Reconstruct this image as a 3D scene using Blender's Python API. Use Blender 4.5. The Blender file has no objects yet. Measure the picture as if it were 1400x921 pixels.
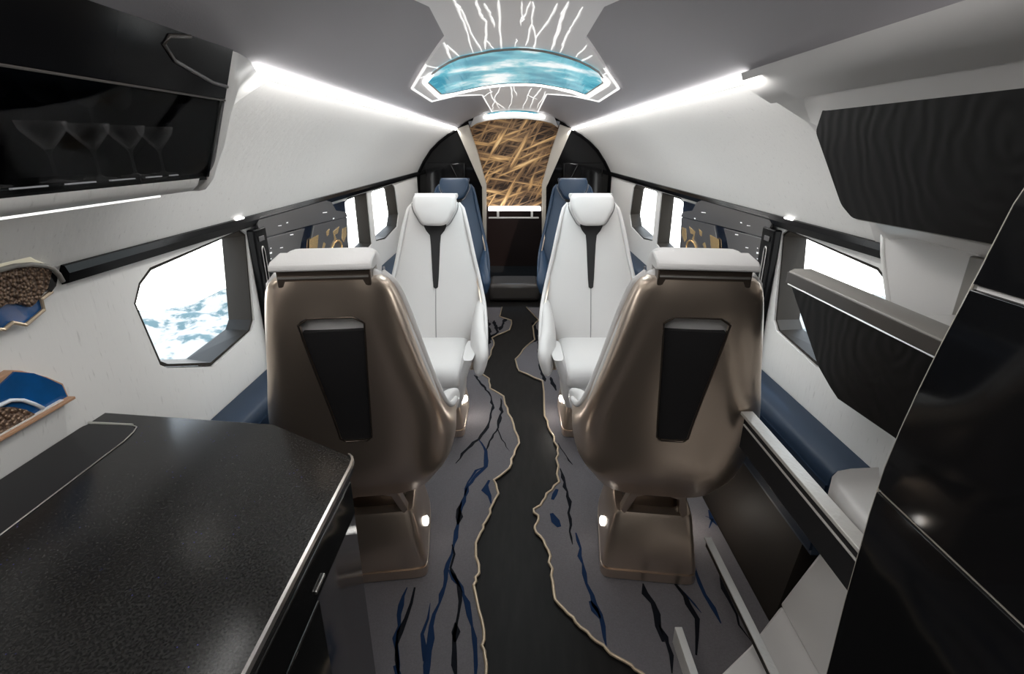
import bpy, bmesh, math, random
from mathutils import Vector, noise
from mathutils.geometry import tessellate_polygon
random.seed(7)
C = bpy.context.scene.collection
S = bpy.context.scene

# ---------------------------------------------------------------- camera
FPX = 700.0; PITCH = math.atan2(260.5, 700.0); CAMZ = 1.5
cam = bpy.data.cameras.new('camera'); camo = bpy.data.objects.new('camera', cam); C.objects.link(camo)
camo.location = (0, 0, CAMZ); camo.rotation_euler = (math.pi/2 - PITCH, 0, 0)
cam.sensor_width = 36; cam.lens = 18.0; cam.shift_x = -3/1400; cam.clip_start = 0.02; cam.clip_end = 2000
S.camera = camo
# ---------------------------------------------------------------- world
w = bpy.data.worlds.new('sky_world'); S.world = w; w.use_nodes = True
nt = w.node_tree; nt.nodes.clear()
bg = nt.nodes.new('ShaderNodeBackground'); wo = nt.nodes.new('ShaderNodeOutputWorld')
tc = nt.nodes.new('ShaderNodeTexCoord'); sx = nt.nodes.new('ShaderNodeSeparateXYZ'); cr = nt.nodes.new('ShaderNodeValToRGB')
nt.links.new(tc.outputs['Generated'], sx.inputs[0]); nt.links.new(sx.outputs['Z'], cr.inputs[0])
cr.color_ramp.elements[0].position = 0.0; cr.color_ramp.elements[0].color = (1, .995, .98, 1)
cr.color_ramp.elements[1].position = 0.8; cr.color_ramp.elements[1].color = (.6, .78, 1, 1)
nt.links.new(cr.outputs[0], bg.inputs[0]); bg.inputs[1].default_value = 4.5
nt.links.new(bg.outputs[0], wo.inputs[0])
# ---------------------------------------------------------------- sun and large lamps
def light(name, kind, loc, energy, col=(1, 1, 1), size=.3, size_y=None, rot=(0, 0, 0), **kw):
    l = bpy.data.lights.new(name, kind); l.energy = energy; l.color = col
    if kind == 'AREA':
        l.shape = 'RECTANGLE'; l.size = size; l.size_y = size_y or size
    elif kind != 'SUN': l.shadow_soft_size = size
    for k, v in kw.items(): setattr(l, k, v)
    o = bpy.data.objects.new(name, l); C.objects.link(o); o.location = loc; o.rotation_euler = rot; return o
R = math.radians
light('sun', 'SUN', (0, 0, 50), 2.2, (1, .97, .92), rot=(R(20), R(18), 0), angle=R(1))
WARM = (1, .985, .965)
for s in (-1, 1):   # the lamp tape along both ceiling coves, seen as the white strips
    light('cove_lamp', 'AREA', (s*.55, 3.4, 1.645), 9, WARM, .03, 4.2, (0, R(s*-28), 0))
light('screen_glow', 'AREA', (0, 2.75, 1.79), 9, (.95, .99, 1), .75, 1.0)
light('entry_fill', 'AREA', (0, .35, 1.80), 13, WARM, .9, 1.1)  # added unseen fill above the camera, no fixture modelled
light('aft_fill', 'AREA', (0, 4.7, 1.79), 3, WARM, .3, .8)  # added fill below the aft ceiling, no fixture modelled
# ---------------------------------------------------------------- exposure
vs = S.view_settings; vs.view_transform = 'Standard'; vs.look = 'None'; vs.gamma = 1; vs.exposure = 0.0
vs.use_curve_mapping = False

# ---------------------------------------------------------------- helpers
def ray(px, py):
    dx = (px-703)/FPX; dy = (460.5-py)/FPX
    return Vector((dx, math.cos(PITCH)+dy*math.sin(PITCH), -math.sin(PITCH)+dy*math.cos(PITCH)))
def onX(px, py, X):
    r = ray(px, py); t = X/r.x; return Vector((X, r.y*t, CAMZ+r.z*t))
def onY(px, py, Y):
    r = ray(px, py); t = Y/r.y; return Vector((r.x*t, Y, CAMZ+r.z*t))
def onZ(px, py, Z):
    r = ray(px, py); t = (Z-CAMZ)/r.z; return Vector((r.x*t, r.y*t, Z))
def CEIL(x):
    return 1.655+.185*max(0, 1-(abs(x)/.60)**2.4)
def onC(px, py):
    r = ray(px, py); lo, hi = .2, 12.0
    f = lambda t: CAMZ+r.z*t-CEIL(r.x*t)
    if f(hi) < 0: hi = 60
    for _ in range(60):
        m = (lo+hi)/2
        if f(m) > 0: hi = m
        else: lo = m
    return Vector((r.x*lo, r.y*lo, CEIL(r.x*lo)))

def link(name, me, mat=None, parent=None, smooth=False):
    o = bpy.data.objects.new(name, me); C.objects.link(o)
    if mat is not None:
        for m in (mat if isinstance(mat, (list, tuple)) else [mat]): me.materials.append(m)
    if parent: o.parent = parent
    if smooth:
        for p in me.polygons: p.use_smooth = True
    return o
def bmobj(name, bm, mat, parent=None, smooth=False, angle=None):
    bmesh.ops.recalc_face_normals(bm, faces=bm.faces[:])
    me = bpy.data.meshes.new(name); bm.to_mesh(me); bm.free()
    o = link(name, me, mat, parent, smooth)
    if angle:
        for p in me.polygons: p.use_smooth = True
        me.set_sharp_from_angle(angle=R(angle))
    return o
def tag(o, label=None, cat=None, group=None, kind=None):
    if label: o['label'] = label
    if cat: o['category'] = cat
    if group: o['group'] = group
    if kind: o['kind'] = kind
    return o
def thing(name, label, cat, loc=(0, 0, 0), rz=0, group=None):
    o = bpy.data.objects.new(name, None); C.objects.link(o); o.location = loc; o.rotation_euler = (0, 0, rz)
    o.empty_display_size = .1
    return tag(o, label, cat, group)
def bevel(o, wd=.004, seg=2, ang=35):
    m = o.modifiers.new('bevel', 'BEVEL'); m.width = wd; m.segments = seg; m.limit_method = 'ANGLE'; m.angle_limit = R(ang)
    for p in o.data.polygons: p.use_smooth = True
    o.data.set_sharp_from_angle(angle=R(50))
    return o
def box(bm, x0, x1, y0, y1, z0, z1, mi=0):
    vs_ = [bm.verts.new((x, y, z)) for x in (x0, x1) for y in (y0, y1) for z in (z0, z1)]
    for f in ((0, 1, 3, 2), (4, 6, 7, 5), (0, 4, 5, 1), (2, 3, 7, 6), (0, 2, 6, 4), (1, 5, 7, 3)):
        bm.faces.new([vs_[i] for i in f]).material_index = mi
def boxo(name, x0, x1, y0, y1, z0, z1, mat, parent=None, bv=.003):
    bm = bmesh.new(); box(bm, x0, x1, y0, y1, z0, z1); o = bmobj(name, bm, mat, parent)
    if bv: bevel(o, bv)
    return o
def prism(bm, front, back, holes=None, mi=0):
    """front / back: matching lists of points; holes: list of (front, back) lists"""
    holes = holes or []
    fl = [list(front)]+[list(h[0]) for h in holes]; bl = [list(back)]+[list(h[1]) for h in holes]
    fv = [[bm.verts.new(p) for p in l] for l in fl]; bv = [[bm.verts.new(p) for p in l] for l in bl]
    for L in (fv, bv):
        flat = [v for l in L for v in l]
        for t in tessellate_polygon([[v.co for v in l] for l in L]):
            try: bm.faces.new([flat[i] for i in t]).material_index = mi
            except ValueError: pass
    for a, b in zip(fv, bv):
        n = len(a)
        for i in range(n):
            try: bm.faces.new((a[i], a[(i+1) % n], b[(i+1) % n], b[i])).material_index = mi
            except ValueError: pass
def prismo(name, front, off, mat, parent=None, holes=None, bv=0):
    off = Vector(off); fr = [Vector(p) for p in front]
    bm = bmesh.new(); hs = [([Vector(p) for p in h], [Vector(p)+off for p in h]) for h in (holes or [])]
    prism(bm, fr, [p+off for p in fr], hs)
    o = bmobj(name, bm, mat, parent)
    if bv: bevel(o, bv)
    return o
def loft(bm, rings, close=True, caps=(True, True), mi=0):
    vr = [[bm.verts.new(p) for p in r] for r in rings]; n = len(vr[0])
    for a, b in zip(vr, vr[1:]):
        for i in range(n if close else n-1):
            bm.faces.new((a[i], a[(i+1) % n], b[(i+1) % n], b[i])).material_index = mi
    if caps[0]: bm.faces.new(vr[0][::-1]).material_index = mi
    if caps[1]: bm.faces.new(vr[-1]).material_index = mi
    return vr
def tube(bm, pts, r, n=8, mi=0, closed=False):
    pts = [Vector(p) for p in pts]; rings = []
    for i, p in enumerate(pts):
        a = pts[i-1] if (i or closed) else p; b = pts[(i+1) % len(pts)] if (i < len(pts)-1 or closed) else p
        t = (b-a).normalized(); u = t.cross(Vector((0, 0, 1)))
        if u.length < .05: u = t.cross(Vector((1, 0, 0)))
        u.normalize(); v = t.cross(u)
        rings.append([p+u*(r*math.cos(k*2*math.pi/n))+v*(r*math.sin(k*2*math.pi/n)) for k in range(n)])
    if closed: rings.append(rings[0]); loft(bm, rings, caps=(False, False), mi=mi)
    else: loft(bm, rings, mi=mi)
def sell(cx, cy, rx, ry, n, k=28):
    out = []
    for i in range(k):
        a = 2*math.pi*i/k; c, s = math.cos(a), math.sin(a)
        out.append((cx+rx*math.copysign(abs(c)**(2/n), c), cy+ry*math.copysign(abs(s)**(2/n), s)))
    return out
def lerp_table(tab, z):
    tab = sorted(tab)
    if z <= tab[0][0]: return tab[0][1:]
    for a, b in zip(tab, tab[1:]):
        if z <= b[0]:
            k = (z-a[0])/(b[0]-a[0]); k2 = k
            return tuple(p+(q-p)*k2 for p, q in zip(a[1:], b[1:]))
    return tab[-1][1:]
def smooth_table(tab, z, h=.03):
    r = [lerp_table(tab, z+d) for d in (-h, -h/2, 0, h/2, h)]
    return tuple(sum(c)/5 for c in zip(*r))
def roundpoly(pts, r=.02, seg=5):
    """rounded corners for a flat polygon"""
    pts = [Vector(p) for p in pts]; out = []; n = len(pts)
    for i, p in enumerate(pts):
        a = (pts[i-1]-p); b = (pts[(i+1) % n]-p); q = min(r, a.length*.45, b.length*.45)
        A = p+a.normalized()*q; B = p+b.normalized()*q
        for k in range(seg+1):
            t = k/seg; out.append(A*(1-t)**2+p*2*t*(1-t)+B*t*t)
    return out

# ---------------------------------------------------------------- materials
def mat(name, col, rough=.5, metal=0, spec=.5, coat=0, emit=None, estr=0, bump=None, var=None, **kw):
    m = bpy.data.materials.new(name); m.use_nodes = True; t = m.node_tree; b = t.nodes['Principled BSDF']
    b.inputs['Base Color'].default_value = (*col, 1); b.inputs['Roughness'].default_value = rough
    b.inputs['Metallic'].default_value = metal; b.inputs['Specular IOR Level'].default_value = spec
    b.inputs['Coat Weight'].default_value = coat; b.inputs['Coat Roughness'].default_value = .05
    if emit: b.inputs['Emission Color'].default_value = (*emit, 1); b.inputs['Emission Strength'].default_value = estr
    tcn = t.nodes.new('ShaderNodeTexCoord'); mp = t.nodes.new('ShaderNodeMapping'); t.links.new(tcn.outputs['Object'], mp.inputs[0])
    if bump:
        sc, st, scale3 = bump; n = t.nodes.new('ShaderNodeTexNoise'); n.inputs['Scale'].default_value = sc; n.inputs['Detail'].default_value = 4
        mp2 = t.nodes.new('ShaderNodeMapping'); mp2.inputs['Scale'].default_value = scale3; t.links.new(tcn.outputs['Object'], mp2.inputs[0])
        t.links.new(mp2.outputs[0], n.inputs[0]); bp = t.nodes.new('ShaderNodeBump'); bp.inputs['Strength'].default_value = st; bp.inputs['Distance'].default_value = .004
        t.links.new(n.outputs[0], bp.inputs['Height']); t.links.new(bp.outputs[0], b.inputs['Normal'])
    if var:
        col2, sc, scale3, p0, p1 = var; n = t.nodes.new('ShaderNodeTexNoise'); n.inputs['Scale'].default_value = sc; n.inputs['Detail'].default_value = 5
        mp.inputs['Scale'].default_value = scale3; t.links.new(mp.outputs[0], n.inputs[0]); c = t.nodes.new('ShaderNodeValToRGB')
        c.color_ramp.elements[0].position = p0; c.color_ramp.elements[1].position = p1
        c.color_ramp.elements[0].color = (*col, 1); c.color_ramp.elements[1].color = (*col2, 1)
        t.links.new(n.outputs[0], c.inputs[0]); t.links.new(c.outputs[0], b.inputs['Base Color'])
    for k, v in kw.items(): b.inputs[k].default_value = v
    return m
M = {}
M['wall'] = mat('pearl_plaster', (.76, .75, .73), .42, var=((.60, .59, .57), 22, (6, 6, .9), .62, .74), bump=(40, .25, (1, 1, .15)))
M['white'] = mat('white_lacquer', (.66, .645, .63), .35)
M['ceil'] = mat('grey_suede', (.43, .415, .435), .6, bump=(300, .1, (1, 1, 1)))
M['gloss'] = mat('black_piano_lacquer', (.006, .006, .0065), .07, spec=.28)
M['deep'] = mat('deep_black_lacquer', (.005, .005, .0055), .12, spec=.06)
M['satinblack'] = mat('satin_black', (.016, .016, .017), .45, spec=.2)
M['veneer'] = mat('charcoal_relief_veneer', (.0055, .005, .005), .5, spec=.16)
def ring_relief(m):
    t = m.node_tree; b = t.nodes['Principled BSDF']; tcn = t.nodes['Texture Coordinate']
    wv = t.nodes.new('ShaderNodeTexWave'); wv.wave_type = 'RINGS'; wv.rings_direction = 'X'; wv.inputs['Scale'].default_value = 9; wv.inputs['Distortion'].default_value = 9; wv.inputs['Detail'].default_value = 2; wv.inputs['Detail Scale'].default_value = .8
    t.links.new(tcn.outputs['Object'], wv.inputs['Vector']); bp = t.nodes.new('ShaderNodeBump'); bp.inputs['Strength'].default_value = .22; bp.inputs['Distance'].default_value = .003
    t.links.new(wv.outputs['Fac'], bp.inputs['Height']); t.links.new(bp.outputs[0], b.inputs['Normal'])
ring_relief(M['veneer'])
M['bronze'] = mat('brushed_bronze', (.66, .545, .445), .29, metal=.9)
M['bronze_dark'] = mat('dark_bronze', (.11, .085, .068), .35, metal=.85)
M['leather'] = mat('white_leather', (.70, .685, .675), .42, bump=(220, .12, (1, 1, 1)))
M['seam'] = mat('grey_stitching', (.28, .27, .27), .7)
M['blue'] = mat('navy_leather', (.018, .043, .085), .45, bump=(220, .12, (1, 1, 1)))
M['ledge_blue'] = mat('slate_navy_leather', (.016, .032, .060), .5, spec=.3)
M['blue2'] = mat('midnight_leather', (.010, .021, .042), .6, spec=.12)
M['insert'] = mat('black_suede', (.012, .011, .012), .7)
M['chrome'] = mat('brushed_steel', (.62, .60, .57), .3, metal=1, bump=(60, .1, (1, .05, 1)))
M['alu'] = mat('champagne_metal', (.70, .68, .64), .4, metal=.35, bump=(90, .3, (1, 1, 1)))
M['beige'] = mat('beige_lacquer', (.50, .46, .40), .35)
M['taupe'] = mat('taupe_lacquer', (.065, .058, .053), .35)
M['taupe_light'] = mat('light_taupe_lacquer', (.24, .225, .205), .35)
M['floor'] = mat('dark_oak_floor', (.010, .0095, .009), .5, spec=.12, var=((.014, .013, .0125), 6, (6, 1, 1), .4, .7))
M['dado'] = mat('dark_brown_dado', (.022, .018, .015), .6, spec=.2)
M['carpet'] = mat('grey_carpet', (.135, .127, .135), .95, spec=.1, var=((.155, .147, .156), 160, (1, 1, 1), .35, .7), bump=(500, .5, (1, 1, 1)))
M['vein_black'] = mat('black_carpet_vein', (.006, .007, .010), .9, spec=.1)
M['vein_blue'] = mat('blue_carpet_vein', (.008, .022, .06), .9, spec=.1)
M['gold_edge'] = mat('champagne_piping', (.55, .44, .31), .35, metal=.4)
M['grey_panel'] = mat('graphite_lacquer', (.085, .082, .082), .25, spec=.4)
M['navy_gloss'] = mat('navy_gloss_panel', (.008, .012, .022), .08)
M['marble'] = mat('pale_grey_marble', (.84, .82, .82), .4, emit=(1, .97, .97), estr=.09, var=((.88, .86, .85), 3, (1, 1, 1), .3, .7))  # faint emission added so the panel reads lighter than the ceiling
M['lit_vein'] = mat('backlit_vein', (.9, .9, .9), .4, emit=(1, .98, .95), estr=.75)
M['led'] = mat('led_strip', (1, 1, 1), .4, emit=(1, .99, .97), estr=5)
M['led_soft'] = mat('soft_led', (1, 1, 1), .4, emit=(1, .98, .95), estr=1.6)
M['puck'] = mat('floor_lamp_lens', (1, 1, 1), .4, emit=(1, .97, .92), estr=14)
M['mark'] = mat('lit_marking', (.8, .8, .8), .4, emit=(1, 1, 1), estr=.35)
M['frame'] = mat('window_frame_grey', (.022, .018, .014), .5, spec=.2)
M['blueglass'] = mat('blue_resin', (.004, .10, .34), .12, coat=.4, var=((.004, .03, .07), 2.2, (1, 2, 2), .35, .62))
M['blue_stripe'] = mat('white_stripe', (.7, .75, .8), .3)
M['cream'] = mat('cream_shade', (.75, .70, .55), .5, emit=(1, .93, .72), estr=.15)
M['pink'] = mat('oak_cut_edge', (.42, .24, .14), .5)

def voro(name, c1, c2, scale, metal=.7):
    m = mat(name, c1, .35, metal=metal); t = m.node_tree; b = t.nodes['Principled BSDF']
    tcn = t.nodes['Texture Coordinate']; v = t.nodes.new('ShaderNodeTexVoronoi'); v.inputs['Scale'].default_value = scale
    t.links.new(tcn.outputs['Object'], v.inputs['Vector']); c = t.nodes.new('ShaderNodeValToRGB')
    c.color_ramp.elements[0].color = (*c2, 1); c.color_ramp.elements[1].color = (*c1, 1); c.color_ramp.elements[1].position = .7
    t.links.new(v.outputs['Distance'], c.inputs[0]); t.links.new(c.outputs[0], b.inputs['Base Color'])
    bp = t.nodes.new('ShaderNodeBump'); bp.inputs['Strength'].default_value = 1; bp.inputs['Distance'].default_value = .01; bp.invert = True
    t.links.new(v.outputs['Distance'], bp.inputs['Height']); t.links.new(bp.outputs[0], b.inputs['Normal']); return m
M['pebble'] = voro('pebbled_bronze', (.10, .06, .04), (.36, .25, .17), 130)

def speckle_stone():
    m = mat('black_speckled_stone', (.008, .008, .008), .2, spec=.22); t = m.node_tree; b = t.nodes['Principled BSDF']
    tcn = t.nodes['Texture Coordinate']; n = t.nodes.new('ShaderNodeTexNoise'); n.inputs['Scale'].default_value = 260; n.inputs['Detail'].default_value = 3
    t.links.new(tcn.outputs['Object'], n.inputs[0]); c = t.nodes.new('ShaderNodeValToRGB'); e = c.color_ramp.elements
    e[0].position = .42; e[0].color = (.007, .007, .007, 1); e[1].position = .75; e[1].color = (.028, .027, .026, 1)
    t.links.new(n.outputs[0], c.inputs[0])
    v = t.nodes.new('ShaderNodeTexVoronoi'); v.inputs['Scale'].default_value = 95; t.links.new(tcn.outputs['Object'], v.inputs['Vector'])
    lt = t.nodes.new('ShaderNodeMath'); lt.operation = 'LESS_THAN'; lt.inputs[1].default_value = .09; t.links.new(v.outputs['Distance'], lt.inputs[0])
    n2 = t.nodes.new('ShaderNodeTexNoise'); n2.inputs['Scale'].default_value = 9; t.links.new(tcn.outputs['Object'], n2.inputs[0])
    gt = t.nodes.new('ShaderNodeMath'); gt.operation = 'GREATER_THAN'; gt.inputs[1].default_value = .58; t.links.new(n2.outputs[0], gt.inputs[0])
    mu = t.nodes.new('ShaderNodeMath'); mu.operation = 'MULTIPLY'; t.links.new(lt.outputs[0], mu.inputs[0]); t.links.new(gt.outputs[0], mu.inputs[1])
    mx = t.nodes.new('ShaderNodeMix'); mx.data_type = 'RGBA'; t.links.new(mu.outputs[0], mx.inputs['Factor']); t.links.new(c.outputs[0], mx.inputs[6])
    mx.inputs[7].default_value = (.05, .05, .25, 1); t.links.new(mx.outputs[2], b.inputs['Base Color']); return m
M['stone'] = speckle_stone()

def glass(name, tint=(1, 1, 1), gloss=.08, rough=.0):
    m = bpy.data.materials.new(name); m.use_nodes = True; t = m.node_tree; t.nodes.clear()
    o = t.nodes.new('ShaderNodeOutputMaterial'); a = t.nodes.new('ShaderNodeBsdfTransparent'); g = t.nodes.new('ShaderNodeBsdfGlossy')
    a.inputs[0].default_value = (*tint, 1); g.inputs['Roughness'].default_value = rough; mx = t.nodes.new('ShaderNodeMixShader')
    mx.inputs[0].default_value = gloss; t.links.new(a.outputs[0], mx.inputs[1]); t.links.new(g.outputs[0], mx.inputs[2])
    t.links.new(mx.outputs[0], o.inputs[0]); return m
M['glass'] = glass('clear_pane', (.97, .98, .98), .04); M['smoked'] = glass('smoked_glass', (.62, .62, .63), .012)
def crystal():
    m = bpy.data.materials.new('crystal'); m.use_nodes = True; t = m.node_tree; b = t.nodes['Principled BSDF']; o = t.nodes['Material Output']
    b.inputs['Base Color'].default_value = (.55, .54, .53, 1); b.inputs['Roughness'].default_value = .15
    a = t.nodes.new('ShaderNodeBsdfTransparent'); mx = t.nodes.new('ShaderNodeMixShader'); lw = t.nodes.new('ShaderNodeLayerWeight'); lw.inputs[0].default_value = .35
    p = t.nodes.new('ShaderNodeMath'); p.operation = 'POWER'; p.inputs[1].default_value = 2.2; t.links.new(lw.outputs['Facing'], p.inputs[0])
    t.links.new(p.outputs[0], mx.inputs[0]); t.links.new(a.outputs[0], mx.inputs[1]); t.links.new(b.outputs[0], mx.inputs[2]); t.links.new(mx.outputs[0], o.inputs[0]); return m
M['crystal'] = crystal()

def sky_screen():
    m = mat('sky_picture', (.02, .1, .14), .12); t = m.node_tree; b = t.nodes['Principled BSDF']; tcn = t.nodes['Texture Coordinate']
    mp = t.nodes.new('ShaderNodeMapping'); mp.inputs['Scale'].default_value = (2.6, 2.2, 1); mp.inputs['Location'].default_value = (3.1, .8, 0)
    t.links.new(tcn.outputs['Object'], mp.inputs[0])
    n = t.nodes.new('ShaderNodeTexNoise'); n.inputs['Scale'].default_value = 1.6; n.inputs['Detail'].default_value = 6; n.inputs['Roughness'].default_value = .55
    t.links.new(mp.outputs[0], n.inputs[0]); c = t.nodes.new('ShaderNodeValToRGB'); e = c.color_ramp.elements
    e[0].position = .40; e[0].color = (.055, .30, .42, 1); e[1].position = .62; e[1].color = (.86, .93, .95, 1)
    q = e.new(.52); q.color = (.16, .52, .62, 1)
    t.links.new(n.outputs[0], c.inputs[0]); t.links.new(c.outputs[0], b.inputs['Emission Color']); b.inputs['Emission Strength'].default_value = .95
    return m
M['sky'] = sky_screen()

def gold_art():
    m = mat('golden_straw_relief', (.05, .03, .02), .4, metal=.3); t = m.node_tree; b = t.nodes['Principled BSDF']; tcn = t.nodes['Texture Coordinate']
    outs = []
    for (rz, sc, th, loc) in ((R(9), (.5, 1, 7), .60, 0), (R(-20), (.6, 1, 9), .61, 3), (R(-58), (.8, 1, 8), .635, 7)):
        mp = t.nodes.new('ShaderNodeMapping'); mp.vector_type = 'TEXTURE'; mp.inputs['Rotation'].default_value = (0, rz, 0)
        mp.inputs['Scale'].default_value = (1/sc[0], 1, 1/sc[2]); mp.inputs['Location'].default_value = (loc, 0, 0)
        t.links.new(tcn.outputs['Object'], mp.inputs[0]); n = t.nodes.new('ShaderNodeTexNoise'); n.inputs['Scale'].default_value = 3.2; n.inputs['Detail'].default_value = 5
        n.inputs['Distortion'].default_value = .5
        t.links.new(mp.outputs[0], n.inputs[0]); outs.append(n.outputs[0])
    m1 = t.nodes.new('ShaderNodeMath'); m1.operation = 'MAXIMUM'; t.links.new(outs[0], m1.inputs[0]); t.links.new(outs[1], m1.inputs[1])
    m2 = t.nodes.new('ShaderNodeMath'); m2.operation = 'MAXIMUM'; t.links.new(m1.outputs[0], m2.inputs[0]); t.links.new(outs[2], m2.inputs[1])
    c = t.nodes.new('ShaderNodeValToRGB'); e = c.color_ramp.elements
    e[0].position = .47; e[0].color = (.02, .011, .007, 1); e[1].position = .74; e[1].color = (.85, .60, .30, 1)
    q = e.new(.57); q.color = (.19, .11, .055, 1); q = e.new(.65); q.color = (.52, .31, .13, 1)
    t.links.new(m2.outputs[0], c.inputs[0]); t.links.new(c.outputs[0], b.inputs['Base Color'])
    bp = t.nodes.new('ShaderNodeBump'); bp.inputs['Distance'].default_value = .02; t.links.new(m2.outputs[0], bp.inputs['Height']); t.links.new(bp.outputs[0], b.inputs['Normal'])
    t.links.new(c.outputs[0], b.inputs['Emission Color']); b.inputs['Emission Strength'].default_value = .35    # glow added to the colour to brighten the relief, no lamp behind it
    return m
M['goldart'] = gold_art()

def snow():
    m = mat('snowy_rock', (.8, .8, .8), .9); t = m.node_tree; b = t.nodes['Principled BSDF']; tcn = t.nodes['Texture Coordinate']
    n = t.nodes.new('ShaderNodeTexNoise'); n.inputs['Scale'].default_value = .13; n.inputs['Detail'].default_value = 9; n.inputs['Roughness'].default_value = .62
    t.links.new(tcn.outputs['Object'], n.inputs[0]); c = t.nodes.new('ShaderNodeValToRGB'); e = c.color_ramp.elements
    e[0].position = .42; e[0].color = (.055, .095, .10, 1); e[1].position = .50; e[1].color = (.30, .28, .25, 1)
    t.links.new(n.outputs[0], c.inputs[0]); t.links.new(c.outputs[0], b.inputs['Base Color']); return m
M['snow'] = snow()

# ---------------------------------------------------------------- landscape far below the windows
def terrain():
    bm = bmesh.new(); rows = []; NR, NA = 60, 260
    for i in range(NR):
        r = 90+190*(i/(NR-1)); row = []
        for k in range(NA):
            a = 2*math.pi*k/NA; x, y = r*math.cos(a), r*math.sin(a)
            h = noise.fractal(Vector((x*.03, y*.03, 1.3)), 1.0, 2.1, 7)
            hr = 1-abs(noise.fractal(Vector((x*.022, y*.022, 5.3)), 1.0, 2.0, 6))
            row.append(bm.verts.new((x, y, -72+h*7+hr*9)))
        rows.append(row)
    for a, b in zip(rows, rows[1:]):
        for k in range(NA): bm.faces.new((a[k], a[(k+1) % NA], b[(k+1) % NA], b[k]))
    return tag(bmobj('ground_exterior_mountains', bm, M['snow'], smooth=True), kind='structure')
terrain()

# ---------------------------------------------------------------- cabin shell
Y0, Y1 = -1.1, 5.55
WP = [(1.0, 1.237), (.93, 1.36), (.85, 1.468), (.76, 1.55), (.67, 1.613), (.58, 1.662)]     # upper side lining (x, z)
def WX(z):
    for (xa, za), (xb, zb) in zip(WP, WP[1:]):
        if za <= z <= zb: return xa+(xb-xa)*(z-za)/(zb-za)
    return WP[-1][0]
tag(boxo('floor', -1.02, 1.02, Y0, 7.0, -.06, 0, M['floor'], bv=0), kind='structure')
bm = bmesh.new(); rings = []
xs = [-.60+1.2*i/40 for i in range(41)]
for y in (Y0, Y1+.15): rings.append([(x, y, CEIL(x)) for x in xs]+[(x, y, CEIL(x)+.05) for x in xs[::-1]])
loft(bm, rings); tag(bmobj('ceiling', bm, M['ceil'], angle=40), kind='structure')

W1 = [(1.30, 1.11), (1.335, 1.155), (1.39, 1.183), (1.89, 1.212), (1.925, 1.19), (1.865, .875), (1.83, .845), (1.56, .822), (1.36, .905), (1.335, .925)]
W2 = [(3.07, 1.12), (3.12, 1.19), (3.18, 1.205), (3.60, 1.205), (3.60, .86), (3.35, .83), (3.10, .88)]
W3 = [(3.72, .86), (3.72, 1.19), (3.76, 1.205), (4.38, 1.205), (4.46, 1.17), (4.52, .95), (4.42, .86), (4.0, .83)]
def scalep(poly, d):
    cy = sum(p[0] for p in poly)/len(poly); cz = sum(p[1] for p in poly)/len(poly); out = []
    for y, z in poly:
        L = math.hypot(y-cy, z-cz); k = (L-d)/L; out.append((cy+(y-cy)*k, cz+(z-cz)*k))
    return out
nwin = 0
for s, side in ((-1, 'left'), (1, 'right')):
    bm = bmesh.new()
    outer = [(Y0, .0), (Y1, .0), (Y1, 1.24), (Y0, 1.24)]
    hs = []
    for W in (W1, W2, W3):
        o_ = W; hs.append(([(s*1.0, y, z) for y, z in scalep(o_, -.008)], [(s*1.05, y, z) for y, z in scalep(o_, -.005)]))
    prism(bm, [(s*1.0, y, z) for y, z in outer], [(s*1.05, y, z) for y, z in outer], hs)
    tag(bmobj('wall_'+side, bm, M['wall'], angle=30), kind='structure'); bm = bmesh.new()
    prof = WP+[(x+.05, z+.03) for x, z in WP[::-1]]
    loft(bm, [[(s*x, y, z) for x, z in prof] for y in (Y0, Y1)])
    tag(bmobj('wall_upper_'+side, bm, M['wall'], angle=30), kind='structure')
    for W in (W1, W2, W3):
        nwin += 1; t = bpy.data.objects.new('window_%d' % nwin, None); C.objects.link(t); tag(t, kind='structure'); t.location = (s*1.05, W[0][0], W[0][1])
        def L(p): return Vector(p)-Vector(t.location)
        inn = scalep(W, .035); inn2 = scalep(W, .045)
        bm = bmesh.new()
        a = [L((s*1.006, y, z)) for y, z in scalep(W, -.003)]; b = [L((s*1.085, y, z)) for y, z in scalep(W, -.003)]
        prism(bm, a, b, [([L((s*1.006, y, z)) for y, z in scalep(W, .007)], [L((s*1.085, y, z)) for y, z in scalep(W, .020)])])
        bmobj('window_frame', bm, M['frame'], t)
        bm = bmesh.new(); q = scalep(W, .012)
        prism(bm, [L((s*1.050, y, z)) for y, z in q], [L((s*1.055, y, z)) for y, z in q]); bmobj('pane', bm, M['glass'], t)
    # rail strip along the window heads
    bm = bmesh.new(); pr = [(.999, 1.214), (.982, 1.218), (.974, 1.240), (.980, 1.256), (.988, 1.258), (.999, 1.24)]
    ya, yb = (1.10, Y1) if s < 0 else (1.33, Y1)
    loft(bm, [[(s*x, y, z) for x, z in pr] for y in (ya, yb)])
    tag(bmobj('trim_%d' % (1 if s < 0 else 2), bm, M['deep'], angle=30), kind='structure')
    # dado down to the floor
    bm = bmesh.new(); pr = [(.86, 0), (.90, .36), (.999, .36), (.999, 0)]
    loft(bm, [[(s*x, y, z) for x, z in pr] for y in (1.27, Y1)])
    tag(bmobj('baseboard_'+side, bm, M['dado']), kind='structure')
# wall behind the camera
tag(boxo('wall_back', -1.05, 1.05, Y0-.05, Y0, 0, 1.9, M['wall'], bv=0), kind='structure')

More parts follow.
